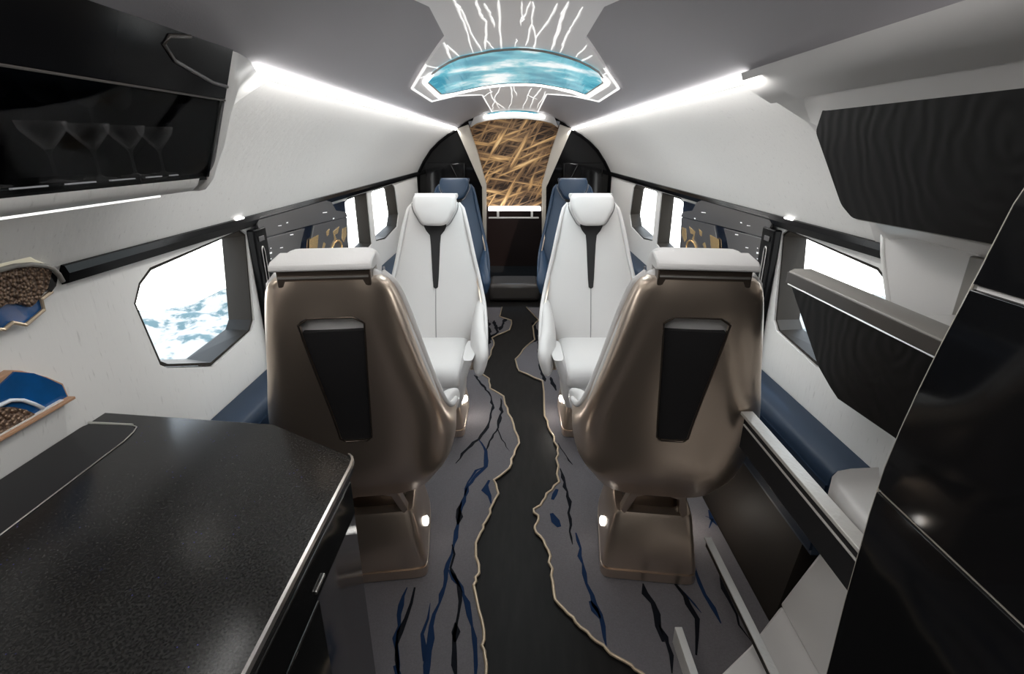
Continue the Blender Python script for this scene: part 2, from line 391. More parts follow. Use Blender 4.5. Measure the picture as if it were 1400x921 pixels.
# LED strips
for s, ya, side in ((-1, 1.27, 'left'), (1, 1.41, 'right')):
    bm = bmesh.new(); pr = [(.572, 1.670), (.590, 1.657), (.585, 1.649), (.566, 1.660)]
    loft(bm, [[(s*x, y, z) for x, z in pr] for y in (ya, Y1)])
    tag(bmobj('led_strip_light', bm, M['led'], angle=30), 'white light strip in the ceiling cove along the %s side' % side, 'light strip', 'ceiling cove light strips')
    bm = bmesh.new()

# ---------------------------------------------------------------- far end of the cabin
def YP(pts, Y): return [onY(px, py, Y) for px, py in pts]
YB = 5.55
prof = [(1.0, 0)]+WP
outer = [(x, YB, z) for x, z in prof]+[(x, YB, CEIL(x)+.0) for x in [.5, .4, .3, .2, .1, 0, -.1, -.2, -.3, -.4, -.5]]+[(-x, YB, z) for x, z in prof[::-1]]
do = YP([(640, 166), (665, 160), (703, 158), (741, 160), (766, 166), (744, 250), (742, 300)], YB)+[Vector((.31, YB, .02)), Vector((-.31, YB, .02))]+YP([(665, 300), (661, 250)], YB)
do2 = [p for p in do]
o = prismo('wall_far', outer, (0, .06, 0), M['gloss'], holes=[do]); tag(o, kind='structure')
# arched trim where the lining ends
bm = bmesh.new(); tube(bm, [(s_*x, YB-.03, z) for s_ in (1,) for x, z in [(1.0, .7)]+WP], .022, 8)
tag(bmobj('trim_3', bm, M['gloss'], smooth=True), kind='structure')
bm = bmesh.new(); tube(bm, [(-x, YB-.03, z) for x, z in [(1.0, .7)]+WP], .022, 8)
tag(bmobj('trim_4', bm, M['gloss'], smooth=True), kind='structure')
# lining of the lavatory doorway beyond
boxo_ = tag(boxo('wall_lavatory', -.5, .5, 6.75, 6.8, 0, 1.9, mat('dark_oxblood_panel', (.020, .009, .007), .4), bv=0), kind='structure')
for s, nm in ((-1, 'wall_passage_left'), (1, 'wall_passage_right')):
    tag(boxo(nm, s*.5-.02, s*.5+.02, 5.62, 6.75, 0, 1.9, M['dado'], bv=0), kind='structure')
# pale splayed door posts
dp = thing('doorway_surround', 'pale beige splayed posts framing the doorway at the far end', 'door frame', (0, 5.5, 0))
for s in (-1, 1):
    def q(px, py):
        p = onY(703+s*(703-px), py, 5.46); return p-Vector((0, 5.5, 0))
    o = prismo('post', [q(624, 176), (q(640, 170)), q(652, 205), q(665, 252), q(665, 330), q(660, 330), q(659, 256)], (0, .05, 0), M['beige'], dp, bv=.006)
hx = [-.40+.8*i/20 for i in range(21)]
art = [onY(px, py, 5.5) for px, py in [(763, 174), (754, 168), (741, 165), (722, 162.5), (703, 162), (684, 162.5), (665, 165), (652, 168), (643, 174)]]
hd = [Vector((x, 5.5, CEIL(x)-.002)) for x in hx]+art
prismo('arch_header', [p-Vector((0, 5.5, 0)) for p in hd], (0, .028, 0), M['white'], dp)
gold = thing('golden_relief_panel', 'dark panel with tangled golden straw relief above the far doorway', 'wall art', (0, 5.53, 1.4))
pp = [p-Vector((0, 5.53, 1.4)) for p in YP([(640, 180), (643, 172), (665, 164), (703, 161), (741, 164), (763, 172), (766, 180), (754, 215), (742, 250), (742, 282), (665, 282), (664, 250), (652, 215)], 5.53)]
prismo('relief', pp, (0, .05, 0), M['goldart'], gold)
bm = bmesh.new(); tube(bm, [p+Vector((0, -.005, 0)) for p in pp[1:6]], .007, 6); bmobj('gold_edging', bm, M['gold_edge'], gold, smooth=True)
sh = thing('door_header_shelf', 'pale lit shelf with two brackets under the golden relief panel', 'shelf', (0, 5.5, 1.1))
a = onY(668, 282, 5.5); b = onY(739, 287, 5.5)
boxo('shelf_board', a.x, b.x, -.09, .05, b.z-1.1, a.z-1.1, M['led_soft'], sh, .004)
zr = onY(700, 297, 5.5).z-1.1
boxo('lower_rail', a.x, b.x-.02, -.05, -.03, zr-.006, zr+.008, M['white'], sh, .002)
for px in (681, 727):
    x = onY(px, 290, 5.5).x; boxo('bracket', x-.012, x+.012, -.055, -.035, zr, b.z-1.1+.005, M['white'], sh, .002)
tag(boxo('low_ottoman', -.26, .26, 5.05, 5.45, .006, .19, M['taupe'], bv=.04), 'low dark taupe ottoman in front of the far doorway', 'ottoman')
# dark cabinets either side of the far doorway
for s, side in ((-1, 'left'), (1, 'right')):
    t = thing('aft_cabinet', 'black gloss cabinet beside the far doorway, %s side' % side, 'cabinet', (s*.7, 5.4, 0), group='aft cabinets')
    boxo('body', -.26, .26, -.22, .13, .001, .92, M['gloss'], t, .01)
    bm = bmesh.new(); tube(bm, [(-.24, -.23, .86), (.24, -.23, .86)], .006, 6); bmobj('rail_handle', bm, M['frame'], t, smooth=True)
    b2 = boxo('upper_panel', -.2, .2, .06, .13, 1.02, 1.34, M['gloss'], t, .01)
    bm = bmesh.new(); tube(bm, [(s*-.16, .055, 1.02), (s*-.12, .055, 1.20), (s*-.05, .055, 1.34)], .007, 6); bmobj('metal_edge', bm, M['gloss'], t, smooth=True)

# ---------------------------------------------------------------- ceiling feature
def cpoly(pts, off, thick):
    """polygon given in plan, wrapped onto the underside of the ceiling arch"""
    bm = bmesh.new(); P = [Vector((p[0], p[1], 0)) for p in pts]; v = [bm.verts.new(p) for p in P]
    for t in tessellate_polygon([P]):
        try: bm.faces.new([v[i] for i in t])
        except ValueError: pass
    x0 = min(p.x for p in P); x1 = max(p.x for p in P); k = -.6
    while k < .6:
        if x0 < k < x1:
            bmesh.ops.bisect_plane(bm, geom=bm.verts[:]+bm.edges[:]+bm.faces[:], plane_co=(k, 0, 0), plane_no=(1, 0, 0))
        k += .03
    r = bmesh.ops.extrude_face_region(bm, geom=bm.faces[:]); up = {e for e in r['geom'] if isinstance(e, bmesh.types.BMVert)}
    for q in bm.verts: q.co.z = CEIL(q.co.x)-off-(thick if q not in up else 0)
    return bm
def F4(x, y): return onC(540+x/4.118, y/4.118)
pan = [(190, 0), (285, 190), (175, 345), (95, 480), (205, 555), (340, 525), (490, 520), (545, 622), (805, 622), (855, 515), (1000, 525), (1150, 555), (1260, 480), (1190, 370), (1070, 190), (1180, 0)]
pp = [F4(*p) for p in pan]
hw = .5*(pp[-1].x-pp[0].x)
near = [Vector((pp[-1].x+.14, pp[-1].y-.5, 0)), Vector((pp[-1].x+.14, .5, 0)), Vector((pp[0].x-.14, .5, 0)), Vector((pp[0].x-.14, pp[0].y-.5, 0))]
cp = thing('ceiling_feature_panel', 'hourglass-shaped pale marble ceiling panel with glowing white cracks', 'ceiling panel', (0, 0, 0))
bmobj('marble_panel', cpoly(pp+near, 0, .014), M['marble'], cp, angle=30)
bm = bmesh.new(); tube(bm, [Vector((F4(x, y).x, F4(x, y).y, F4(x, y).z-.012)) for x, y in [(175, 345), (95, 480), (205, 555), (340, 525), (490, 520), (545, 620)]], .006, 6)
tube(bm, [Vector((F4(x, y).x, F4(x, y).y, F4(x, y).z-.012)) for x, y in [(1180, 360), (1260, 480), (1150, 555), (1000, 525), (855, 515), (805, 620)]], .006, 6)
bmobj('glowing_edge', bm, M['lit_vein'], cp)
cv = [([(325, -60), (350, 0), (400, 120), (440, 270)], 14), ([(350, -20), (375, 20), (430, 150), (490, 265)], 14), ([(455, -40), (480, 40), (512, 90), (508, 250)], 20), ([(508, 190), (555, 245)], 12),
      ([(505, -20), (540, 50), (560, 120)], 16), ([(585, -40), (592, 100), (600, 250)], 18), ([(710, -30), (718, 40), (710, 110)], 12), ([(760, -30), (740, 40), (715, 85)], 12),
      ([(780, -30), (772, 100), (735, 230)], 14), ([(772, 100), (790, 190), (785, 250)], 14), ([(910, -20), (870, 80), (790, 190)], 14), ([(975, -30), (940, 60), (905, 180), (880, 255)], 30), ([(975, 140), (930, 270)], 14),
      ([(1060, 0), (1000, 110), (960, 180), (940, 230)], 14), ([(275, 210), (300, 270), (315, 305)], 18), ([(290, 225), (360, 290)], 12), ([(1080, 225), (1020, 295)], 14), ([(1110, 285), (1050, 320)], 18),
      ([(685, 190), (675, 235)], 8), ([(180, 345), (240, 360)], 14), ([(1200, 380), (1150, 420)], 10), ([(130, 420), (190, 400)], 8),
      ([(530, 480), (560, 560), (545, 610)], 10), ([(545, 500), (500, 530)], 8), ([(600, 465), (560, 540), (590, 600)], 10), ([(650, 460), (660, 530), (640, 610)], 10), ([(668, 460), (685, 530)], 9),
      ([(770, 480), (740, 540), (720, 600)], 10), ([(830, 480), (790, 530), (760, 600)], 12), ([(850, 500), (800, 600)], 8), ([(620, 600), (560, 560)], 7), ([(745, 520), (800, 545)], 7)]
bmv = bmesh.new()
for pts, wd in cv:
    P = []
    for a, b in zip(pts, pts[1:]):
        for k in range(4):
            t = k/4; P.append((a[0]+(b[0]-a[0])*t+random.uniform(-5, 5), a[1]+(b[1]-a[1])*t))
    P.append(pts[-1]); Wp = [F4(*p) for p in P]
    sc = .7*abs(F4(P[0][0]+wd, P[0][1]).x-Wp[0].x)
    Lf, Rt = [], []
    for i, p in enumerate(Wp):
        a = Wp[max(0, i-1)]; b = Wp[min(len(Wp)-1, i+1)]; d = (b-a); d.z = 0; d.normalize(); n = Vector((-d.y, d.x, 0))
        hw_ = sc*.5*random.uniform(.6, 1.25)*(1 if 0 < i < len(Wp)-1 else .35)
        Lf.append(p+n*hw_); Rt.append(p-n*hw_)
    for i in range(len(Wp)-1):
        f = [Vector((q_.x, q_.y, CEIL(q_.x)-.0165)) for q_ in (Lf[i], Lf[i+1], Rt[i+1], Rt[i])]
        g = [q_+Vector((0, 0, .004)) for q_ in f]; prism(bmv, f, g)
bmobj('glowing_cracks', bmv, M['lit_vein'], cp)
# curved sky screen
scr = [(245, 352), (300, 318), (360, 290), (425, 275), (490, 262), (550, 249), (620, 242), (690, 238), (750, 240), (830, 250), (900, 265), (970, 285), (1040, 310), (1100, 340), (1150, 372), (1172, 405), (1172, 435), (1075, 505), (1000, 480), (900, 460), (820, 446), (740, 440), (650, 442), (560, 450), (480, 462), (400, 480), (330, 495), (260, 505), (180, 430), (205, 385)]
sk = thing('sky_ceiling_screen', 'curved ceiling screen showing turquoise sky with white clouds', 'screen')
Pq = [F4(*p) for p in scr]
bmobj('screen', cpoly(Pq, .016, .006), M['sky'], sk)
bm = bmesh.new(); cyc = [Vector((p.x, p.y, CEIL(p.x)-.021)) for p in Pq]; tube(bm, cyc, .004, 6, closed=True); bmobj('chrome_bezel', bm, M['taupe_light'], sk)
for pts in ([(205, 385), (165, 435), (245, 520), (330, 503), (400, 488), (480, 470), (560, 458), (650, 450), (740, 448), (820, 454), (900, 468)], [(1172, 405), (1200, 440), (1085, 522), (1000, 492), (900, 468)]):
    bm = bmesh.new(); tube(bm, [Vector((F4(*p).x, F4(*p).y, F4(*p).z-.022)) for p in pts], .009, 6); bmobj('light_rim', bm, M['led_soft'], sk)
s2 = thing('sky_ceiling_screen', 'small far ceiling screen, a thin turquoise crescent with white glowing rim', 'screen')
P2 = [F4(*p) for p in [(520, 632), (580, 618), (670, 612), (760, 618), (820, 632), (830, 645), (670, 630), (510, 645)]]
bmobj('screen', cpoly(P2, .016, .012), M['sky'], s2)
bm = bmesh.new(); tube(bm, [onY(px, py, 5.47) for px, py in [(661, 160.5), (672, 157.5), (686, 155.5), (703, 155), (720, 155.5), (734, 157.5), (745, 160.5)]], .012, 8)
bmobj('light_rim', bm, M['led'], s2, smooth=True)

# ---------------------------------------------------------------- carpets
CZ = .008
def F5(x, y, z=CZ): return onZ(510+x/1.877, 430+y/1.877, z)
LE = [(288, 960), (290, 921), (287, 880), (285, 835), (272, 760), (258, 695), (272, 665), (264, 600), (276, 560), (290, 530), (300, 500), (322, 460), (310, 425), (350, 395), (362, 360), (375, 330), (360, 280), (345, 240), (335, 210), (300, 190), (298, 165), (268, 145), (295, 115), (310, 80), (305, 60), (350, 40), (355, 15), (325, 5)]
RE = [(740, 960), (690, 921), (645, 890), (600, 860), (560, 828), (520, 790), (490, 756), (465, 720), (457, 670), (455, 620), (438, 580), (415, 550), (425, 525), (412, 500), (430, 490), (445, 460), (478, 430), (470, 370), (475, 340), (455, 300), (440, 260), (435, 170), (375, 145), (365, 115), (385, 90), (415, 65), (410, 30), (425, 15)]
def jag(E):
    out = []
    for a, b in zip(E, E[1:]):
        out.append(F5(*a)); A, B = F5(*a), F5(*b)
        L_ = (B-A).length
        if L_ > .05:
            for t in (.33, .66): out.append(A.lerp(B, t)+Vector((random.uniform(-.008, .008), 0, 0)))
    out.append(F5(*E[-1])); return out
def ribbon(bm, W, wd, z, mi):
    Lf, Rt = [], []
    for i, p in enumerate(W):
        a = W[max(0, i-1)]; b = W[min(len(W)-1, i+1)]; d = (b-a).normalized(); n = Vector((-d.y, d.x, 0))
        h = wd*.5*random.uniform(.45, 1.5)*(1 if 0 < i < len(W)-1 else .3); Lf.append(p+n*h); Rt.append(p-n*h)
    for i in range(len(W)-1):
        vv = [bm.verts.new((q_.x, q_.y, z)) for q_ in (Lf[i], Lf[i+1], Rt[i+1], Rt[i])]; f = bm.faces.new(vv); f.material_index = mi
LV = [([(260, 155), (300, 205), (308, 240), (295, 290), (270, 320), (240, 345), (212, 382)], 1, .014), ([(328, 215), (330, 250), (320, 290), (300, 325), (290, 350)], 1, .016), ([(270, 320), (290, 350), (290, 390), (250, 430), (230, 480), (218, 540), (205, 590), (195, 640), (170, 740), (150, 800), (135, 900), (130, 960)], 2, .017),
      ([(290, 390), (262, 400), (245, 430), (236, 465)], 2, .012), ([(205, 590), (212, 615), (200, 650), (225, 710), (215, 790), (205, 860), (215, 940)], 1, .013), ([(195, 655), (225, 700), (245, 740), (255, 800), (262, 900), (262, 950)], 2, .015), ([(300, 425), (289, 450), (300, 465), (303, 485)], 2, .026), ([(105, 700), (96, 740), (85, 780), (60, 850), (65, 921)], 1, .016), ([(86, 700), (70, 770), (58, 830), (62, 900), (66, 940)], 2, .014),
      ([(145, 740), (138, 780), (125, 820), (130, 890)], 2, .012), ([(320, 290), (330, 320), (350, 350)], 1, .005), ([(218, 540), (222, 500), (228, 480)], 1, .026), ([(215, 790), (210, 840)], 1, .02), ([(310, 15), (320, 45), (300, 60)], 1, .03), ([(340, 10), (325, 40)], 1, .03), ([(290, 10), (300, 60), (290, 80)], 1, .05), ([(58, 900), (70, 940)], 2, .05)]
RV = [([(425, 60), (425, 100), (430, 140), (442, 172)], 1, .02), ([(478, 395), (490, 430), (502, 480), (505, 540), (512, 590)], 1, .014), ([(470, 448), (460, 475)], 2, .035), ([(460, 510), (468, 530), (478, 545)], 2, .045), ([(520, 560), (530, 600), (535, 640), (548, 690), (560, 720), (580, 770), (590, 800), (600, 858)], 2, .014), ([(560, 735), (583, 780)], 2, .03), ([(690, 690), (700, 715), (720, 740), (735, 800), (745, 840)], 1, .03), ([(475, 330), (490, 355), (512, 385)], 1, .008), ([(455, 160), (470, 195)], 1, .02), ([(412, 20), (420, 50), (415, 70)], 1, .04)]
def c4(x, y): return ((900+x/2.418-510)*1.877, (540+y/2.418-430)*1.877)
for pts, mi, wd in (([(80, 510), (105, 545), (120, 570), (140, 620), (155, 660), (180, 705), (207, 755)], 2, .014), ([(40, 600), (55, 625), (85, 665), (100, 690), (125, 740), (133, 800), (125, 860)], 1, .014), ([(85, 650), (120, 690), (142, 720)], 2, .007), ([(0, 760), (20, 800), (30, 820), (40, 860), (45, 920)], 1, .012), ([(203, 580), (215, 640), (240, 680), (255, 725), (270, 760), (308, 815)], 1, .014), ([(165, 380), (175, 410), (195, 432)], 2, .016), ([(155, 400), (180, 410), (168, 440)], 2, .008)):
    RV.append(([c4(*p) for p in pts], mi, wd))
for side, E, V_, s in (('left', LE, LV, -1), ('right', RE, RV, 1)):
    e = jag(E); e = [Vector((e[0].x+(.02 if s < 0 else .25), -.2, CZ))]+e+[Vector((s*.12, 4.85, CZ))]
    outer = e+[Vector((s*.855, 4.85, CZ)), Vector((s*.855, 1.2, CZ)), Vector((s*.855, .745, CZ)), Vector((s*.612, .74, CZ)), Vector((s*.612, -.2, CZ))]
    if s < 0: outer = e+[Vector((-.855, 4.85, CZ)), Vector((-.855, 1.2, CZ)), Vector((-.60, 1.1, CZ)), Vector((-.325, .9, CZ)), Vector((-.325, -.2, CZ))]
    t = thing('aisle_carpet', 'grey carpet with black and blue cracks covering the %s side of the aisle' % side, 'carpet')
    bm = bmesh.new(); prism(bm, outer, [Vector((p.x, p.y, .0005)) for p in outer])
    for pts, mi, wd in V_:
        W = []
        for a, b in zip(pts, pts[1:]):
            A, B = F5(*a), F5(*b); n_ = max(1, int((B-A).length/.035))
            for k in range(n_): W.append(A.lerp(B, k/n_)+Vector((random.uniform(-.005, .005), 0, 0)))
        W.append(F5(*pts[-1])); ribbon(bm, W, wd, CZ+.0015, mi)
    me = bpy.data.meshes.new('pile'); bm.to_mesh(me); bm.free(); link('pile', me, [M['carpet'], M['vein_black'], M['vein_blue']], t)
    bm = bmesh.new(); tube(bm, [p+Vector((0, 0, .002)) for p in e], .0058, 6); bmobj('metallic_piping', bm, M['gold_edge'], t, smooth=True)

# ---------------------------------------------------------------- seats (local: faces +y)
SH = [(1.205, .138, -.468, -.415), (1.17, .156, -.466, -.385), (1.08, .180, -.452, -.345), (1.0, .198, -.430, -.32), (.9, .220, -.398, -.29), (.8, .246, -.365, -.26), (.72, .266, -.342, -.215),
      (.66, .284, -.33, -.13), (.60, .296, -.322, .02), (.55, .302, -.312, .15), (.50, .300, -.298, .20), (.45, .280, -.275, .18), (.40, .225, -.235, .13)]
def shell_ring(z, n=34, grow=0):
    w_, yb, yf = smooth_table(SH, z); pts = []
    if z > 1.17: w_ -= (z-1.17)**2*25
    w_ += grow; yb -= grow
    ex = 3.8
    for i in range(n+1):
        a = math.pi*i/n; c, s = math.cos(a), math.sin(a)
        pts.append(Vector((w_*math.copysign(abs(c)**(2/ex), c), yf-(yf-yb)*abs(s)**(2/ex), z)))
    return pts
def apply_bool(o, cutter):
    md = o.modifiers.new('b', 'BOOLEAN'); md.object = cutter; md.operation = 'DIFFERENCE'; md.solver = 'EXACT'
    bpy.context.view_layer.update(); dg = bpy.context.evaluated_depsgraph_get()
    me = bpy.data.meshes.new_from_object(o.evaluated_get(dg)); me.name = o.name; old = o.data; o.modifiers.clear(); o.data = me
    bpy.data.objects.remove(cutter); return o
def make_seat(name, label, leather, group):
    t = thing(name, label, 'armchair', group=group)
    # --- bronze shell, with the tapering slot in its back
    bm = bmesh.new(); zs = [.40+(1.205-.40)*i/40 for i in range(41)]
    zs[-1] = 1.196
    rings = []
    for z in zs:
        o_ = shell_ring(z); i_ = [Vector((p.x*(1-.022/max(abs(o_[0].x), .1)), p.y+.02*(1 if k not in (0, len(o_)-1) else 0), p.z)) for k, p in enumerate(o_)]
        rings.append(o_+i_[::-1])
    loft(bm, rings)
    sh = bmobj('back_shell', bm, M['bronze'], t, smooth=True)
    bm = bmesh.new(); fr = roundpoly([(-.082, -.7, 1.085), (-.06, -.7, 1.10), (.06, -.7, 1.10), (.082, -.7, 1.085), (.045, -.7, .675), (.035, -.7, .665), (-.035, -.7, .665), (-.045, -.7, .675)], .01, 3)
    prism(bm, fr, [p*1 + Vector((0, .5, 0)) for p in fr]); cut = bmobj('cut', bm, None)
    apply_bool(sh, cut)
    for p in sh.data.polygons: p.use_smooth = True
    sh.data.set_sharp_from_angle(angle=R(50))
    # slot lining and dark insert
    def yb(z): return smooth_table(SH, z)[1]
    def slotw(z): return .045+(.082-.045)*(z-.665)/(1.09-.665)
    bm = bmesh.new(); rings = []
    for i in range(12):
        z = .668+(1.055-.668)*i/11; hw_ = slotw(z)-.001
        rings.append([Vector((-hw_, yb(z)+.012, z)), Vector((hw_, yb(z)+.012, z)), Vector((hw_, yb(z)+.04, z)), Vector((-hw_, yb(z)+.04, z))])
    loft(bm, rings); bmobj('slot_insert', bm, M['insert'], t)
    bm = bmesh.new(); rings = []
    for i in range(14):
        z = .655+(1.105-.655)*i/13; hw_ = slotw(min(z, 1.09))+.004
        rings.append([Vector((-hw_, yb(z)+.034, z)), Vector((hw_, yb(z)+.034, z)), Vector((hw_, yb(z)+.038, z)), Vector((-hw_, yb(z)+.038, z))])
    # bevelled rim of the slot
    rim = []
    for i in range(2): pass
    path = [Vector((-slotw(1.06), yb(1.06)+.004, 1.06))]
    bm.free()
    bm = bmesh.new(); zz = [1.08-.4*i/10 for i in range(11)]
    rp = [Vector((-.055, yb(1.098)+.002, 1.098))]+[Vector((-slotw(z), yb(z)+.002, z)) for z in zz]+[Vector((-.03, yb(.667)+.002, .667)), Vector((.03, yb(.667)+.002, .667))]+[Vector((slotw(z), yb(z)+.002, z)) for z in zz[::-1]]+[Vector((.055, yb(1.098)+.002, 1.098))]
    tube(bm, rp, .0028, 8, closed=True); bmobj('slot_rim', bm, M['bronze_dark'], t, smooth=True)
    # --- piping along the shell's front edge
    for s in (-1, 1):
        bm = bmesh.new(); pts = []
        for z in [.52+(1.195-.52)*i/26 for i in range(27)]:
            r0 = shell_ring(z)[0]; pts.append(Vector((s*(abs(r0.x)-.001), r0.y+.008, z)))
        tube(bm, pts, .0115, 8); bmobj('edge_piping', bm, leather, t, smooth=True)
    # --- back cushion
    bm = bmesh.new(); rings = []
    FT = [(.40, .165, -.125), (.46, .215, -.128), (.55, .252, -.150), (.65, .258, -.185), (.75, .258, -.222), (.85, .236, -.255), (.95, .212, -.288), (1.05, .188, -.318), (1.12, .168, -.335), (1.18, .146, -.352), (1.215, .128, -.375)]
    for i in range(34):
        z = .40+(1.215-.40)*i/33; w_, yf = smooth_table(FT, z, .02); b_ = smooth_table(SH, z)[1]+.03
        if z > 1.19: w_ -= .03*(z-1.19)/.025
        cy = (yf+b_)/2; ry = (yf-b_)/2; rings.append([Vector((x, y, z)) for (x, y) in [(p if p[1] > cy else q) for p, q in zip(sell(0, cy, w_, ry, 3.4, 36), sell(0, cy, w_, ry, 2.1, 36))]])
    loft(bm, rings); bc = bmobj('back_cushion', bm, leather, t, smooth=True)
    def face(z): return smooth_table(FT, z, .02)[1]
    # centre seam
    bm = bmesh.new(); tube(bm, [Vector((0, face(z)+.001, z)) for z in (.48, .52, .56, .60, .64, .68, .72, .755)], .0022, 6); bmobj('centre_seam', bm, M['seam'], bc)
    # funnel-shaped black insert
    bm = bmesh.new(); fw = [(.745, .004), (.752, .013), (.80, .017), (.90, .022), (.98, .026), (1.03, .031), (1.055, .052), (1.075, .062), (1.09, .062)]
    rings = [[Vector((-h, face(z)+.004, z)), Vector((h, face(z)+.004, z)), Vector((h, face(z)-.02, z)), Vector((-h, face(z)-.02, z))] for z, h in fw]
    loft(bm, rings); bmobj('black_insert', bm, M['insert'], t)
    # --- headrest: pillow in front, capped bar wrapping over the back
    out = roundpoly([(-.116, 0, 1.252), (.116, 0, 1.252), (.124, 0, 1.185), (.068, 0, 1.085), (-.068, 0, 1.085), (-.124, 0, 1.185)], .035, 6)
    bm = bmesh.new(); cz = 1.185; rings = []
    for k, dy in ((.80, .072), (.93, .066), (.985, .052), (1, .035), (1, .0), (.97, -.02)):
        rings.append([Vector((p.x*k, -.352+dy-(p.z-cz)*.28-.012, cz+(p.z-cz)*k)) for p in out])
    loft(bm, rings); hr = bmobj('headrest', bm, leather, t, smooth=True); hr.data.set_sharp_from_angle(angle=R(60))
    bm = bmesh.new(); tube(bm, [Vector((p.x*1.07, face(min(p.z-.004, 1.18))+.002, min(p.z*1-.012, 1.21))) for p in out if p.z < 1.22], .003, 6); bmobj('headrest_seam', bm, M['seam'], hr)
    capm = M['taupe_light'] if leather is M['leather'] else M['blue2']
    bm = bmesh.new()
    pr = [(-.385, 1.252), (-.468, 1.246), (-.486, 1.238), (-.488, 1.226), (-.46, 1.220), (-.385, 1.218)]
    loft(bm, [[Vector((x, y, z)) for y, z in pr] for x in (-.118, .118)]); bevel(bmobj('headrest_cap', bm, leather, hr), .004)
    bm = bmesh.new(); box(bm, -.110, .110, -.462, -.385, 1.180, 1.222); bevel(bmobj('cap_bracket', bm, M['bronze_dark'], hr), .004)
    bm = bmesh.new(); box(bm, -.105, .105, -.467, -.461, 1.203, 1.208); bmobj('cap_light_line', bm, M['chrome'], hr)
    # --- seat cushion and leg apron
    bm = bmesh.new(); rings = []
    for y, w_, zc, rz in ((-.17, .17, .43, .045), (-.15, .186, .425, .055), (0, .190, .42, .062), (.15, .186, .422, .064), (.25, .180, .418, .060), (.285, .172, .405, .046), (.297, .16, .40, .025)):
        rings.append([Vector((x, y, z)) for x, z in sell(0, zc, w_, rz, 5, 36)])
    loft(bm, rings); bmobj('seat_cushion', bm, leather, t, smooth=True)
    bm = bmesh.new(); rings = []
    for z, w_, y in ((.415, .172, .268), (.36, .165, .270), (.29, .148, .262), (.23, .130, .250), (.205, .118, .244)):
        rings.append([Vector((x, yy, z)) for x, yy in sell(0, y, w_, .022, 5, 28)])
    loft(bm, rings); bmobj('leg_apron', bm, leather, t, smooth=True).data.set_sharp_from_angle(angle=R(50))
    # --- arm bolsters
    for s in (-1, 1):
        bm = bmesh.new(); rings = []
        for y, x, z, rx, rz in ((-.24, .238, .62, .012, .05), (-.21, .240, .615, .024, .07), (-.12, .243, .60, .030, .08), (0, .248, .572, .033, .078), (.10, .256, .54, .036, .07), (.17, .270, .515, .037, .068), (.23, .278, .49, .034, .066), (.262, .280, .475, .024, .055), (.272, .280, .468, .010, .035)):
            rings.append([Vector((s*(x+(zz-z)*.22), y, zz)) for x, zz in sell(x, z, rx, rz, 2.6, 24)])
        loft(bm, rings); ab = bmobj('arm_bolster', bm, leather, t, smooth=True)
        bm = bmesh.new(); rings = []
        for z, x, y0_, y1_ in ((.52, .218, .02, .30), (.44, .190, .02, .285), (.36, .165, .04, .27), (.28, .158, .04, .255), (.23, .14, .08, .24)):
            rings.append([Vector((s*xx, yy, z)) for xx, yy in sell(x, (y0_+y1_)/2, .028, (y1_-y0_)/2, 4, 20)])
        loft(bm, rings); bmobj('side_panel', bm, leather, t, smooth=True).data.set_sharp_from_angle(angle=R(50))
    # --- swivel base
    bm = bmesh.new(); rings = []
    for z, wx, y0_, y1_ in ((.27, .105, -.15, .12), (.30, .10, -.14, .12), (.36, .105, -.15, .12), (.43, .13, -.18, .12)):
        rings.append([Vector((xx, yy, z)) for xx, yy in sell(0, (y0_+y1_)/2, wx, (y1_-y0_)/2, 6, 28)])
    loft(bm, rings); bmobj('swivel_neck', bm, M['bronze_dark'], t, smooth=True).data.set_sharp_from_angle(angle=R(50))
    bm = bmesh.new(); rings = []
    for z, wx, y0_, y1_ in ((.012, .172, -.225, .17), (.050, .172, -.225, .17), (.051, .166, -.219, .165), (.058, .166, -.219, .165), (.06, .172, -.224, .17), (.078, .170, -.222, .17), (.27, .138, -.195, .13), (.283, .130, -.188, .12)):
        rings.append([Vector((xx, yy, z)) for xx, yy in sell(0, (y0_+y1_)/2, wx, (y1_-y0_)/2, 12, 40)])
    loft(bm, rings); pd = bmobj('pedestal', bm, M['bronze'], t, smooth=True); pd.data.set_sharp_from_angle(angle=R(25))
    for s in (-1, 1):
        bm = bmesh.new(); prism(bm, [Vector(p) for p in [(s*.10, -.19, .275), (s*.085, -.19, .30), (s*.07, -.235, .385), (s*.02, -.235, .40), (s*.02, -.235, .415), (s*.09, -.235, .405), (s*.115, -.19, .29)]], [Vector(p) for p in [(s*.10, -.15, .275), (s*.085, -.15, .30), (s*.07, -.19, .385), (s*.02, -.19, .40), (s*.02, -.19, .415), (s*.09, -.19, .405), (s*.115, -.15, .29)]])
        bevel(bmobj('swivel_bracket', bm, M['bronze'], t), .003)
    return t
def copy_tree(o, parent=None):
    c = o.copy(); C.objects.link(c)
    if parent: c.parent = parent
    for ch in list(o.children): copy_tree(ch, c)
    return c
def puck(t, side):
    bm = bmesh.new(); bmesh.ops.create_uvsphere(bm, u_segments=12, v_segments=8, radius=.019)
    for v in bm.verts: v.co = Vector((v.co.x*.5+side*.166, v.co.y-.06, v.co.z+.13))
    bmobj('courtesy_light', bm, M['puck'], t, smooth=True)
proto = make_seat('swivel_armchair', 'bronze-shelled armchair seen from behind, beside the black galley worktop', M['leather'], 'white leather cabin armchairs')
seats = [(proto, -.515, 1.665, R(7), None, 1),
         (None, .515, 1.665, R(-7), 'bronze-shelled armchair seen from behind, beside the metal rails on the right', -1),
         (None, -.445, 2.60, math.pi, 'white leather armchair facing the camera on the left of the aisle', -1),
         (None, .435, 2.60, math.pi, 'white leather armchair facing the camera on the right of the aisle', 1)]
made = []
for o, x, y, rz, lb, side in seats:
    if o is None: o = copy_tree(proto); o['label'] = lb
    o.location = (x, y, 0); o.rotation_euler = (0, 0, rz); made.append((o, side))
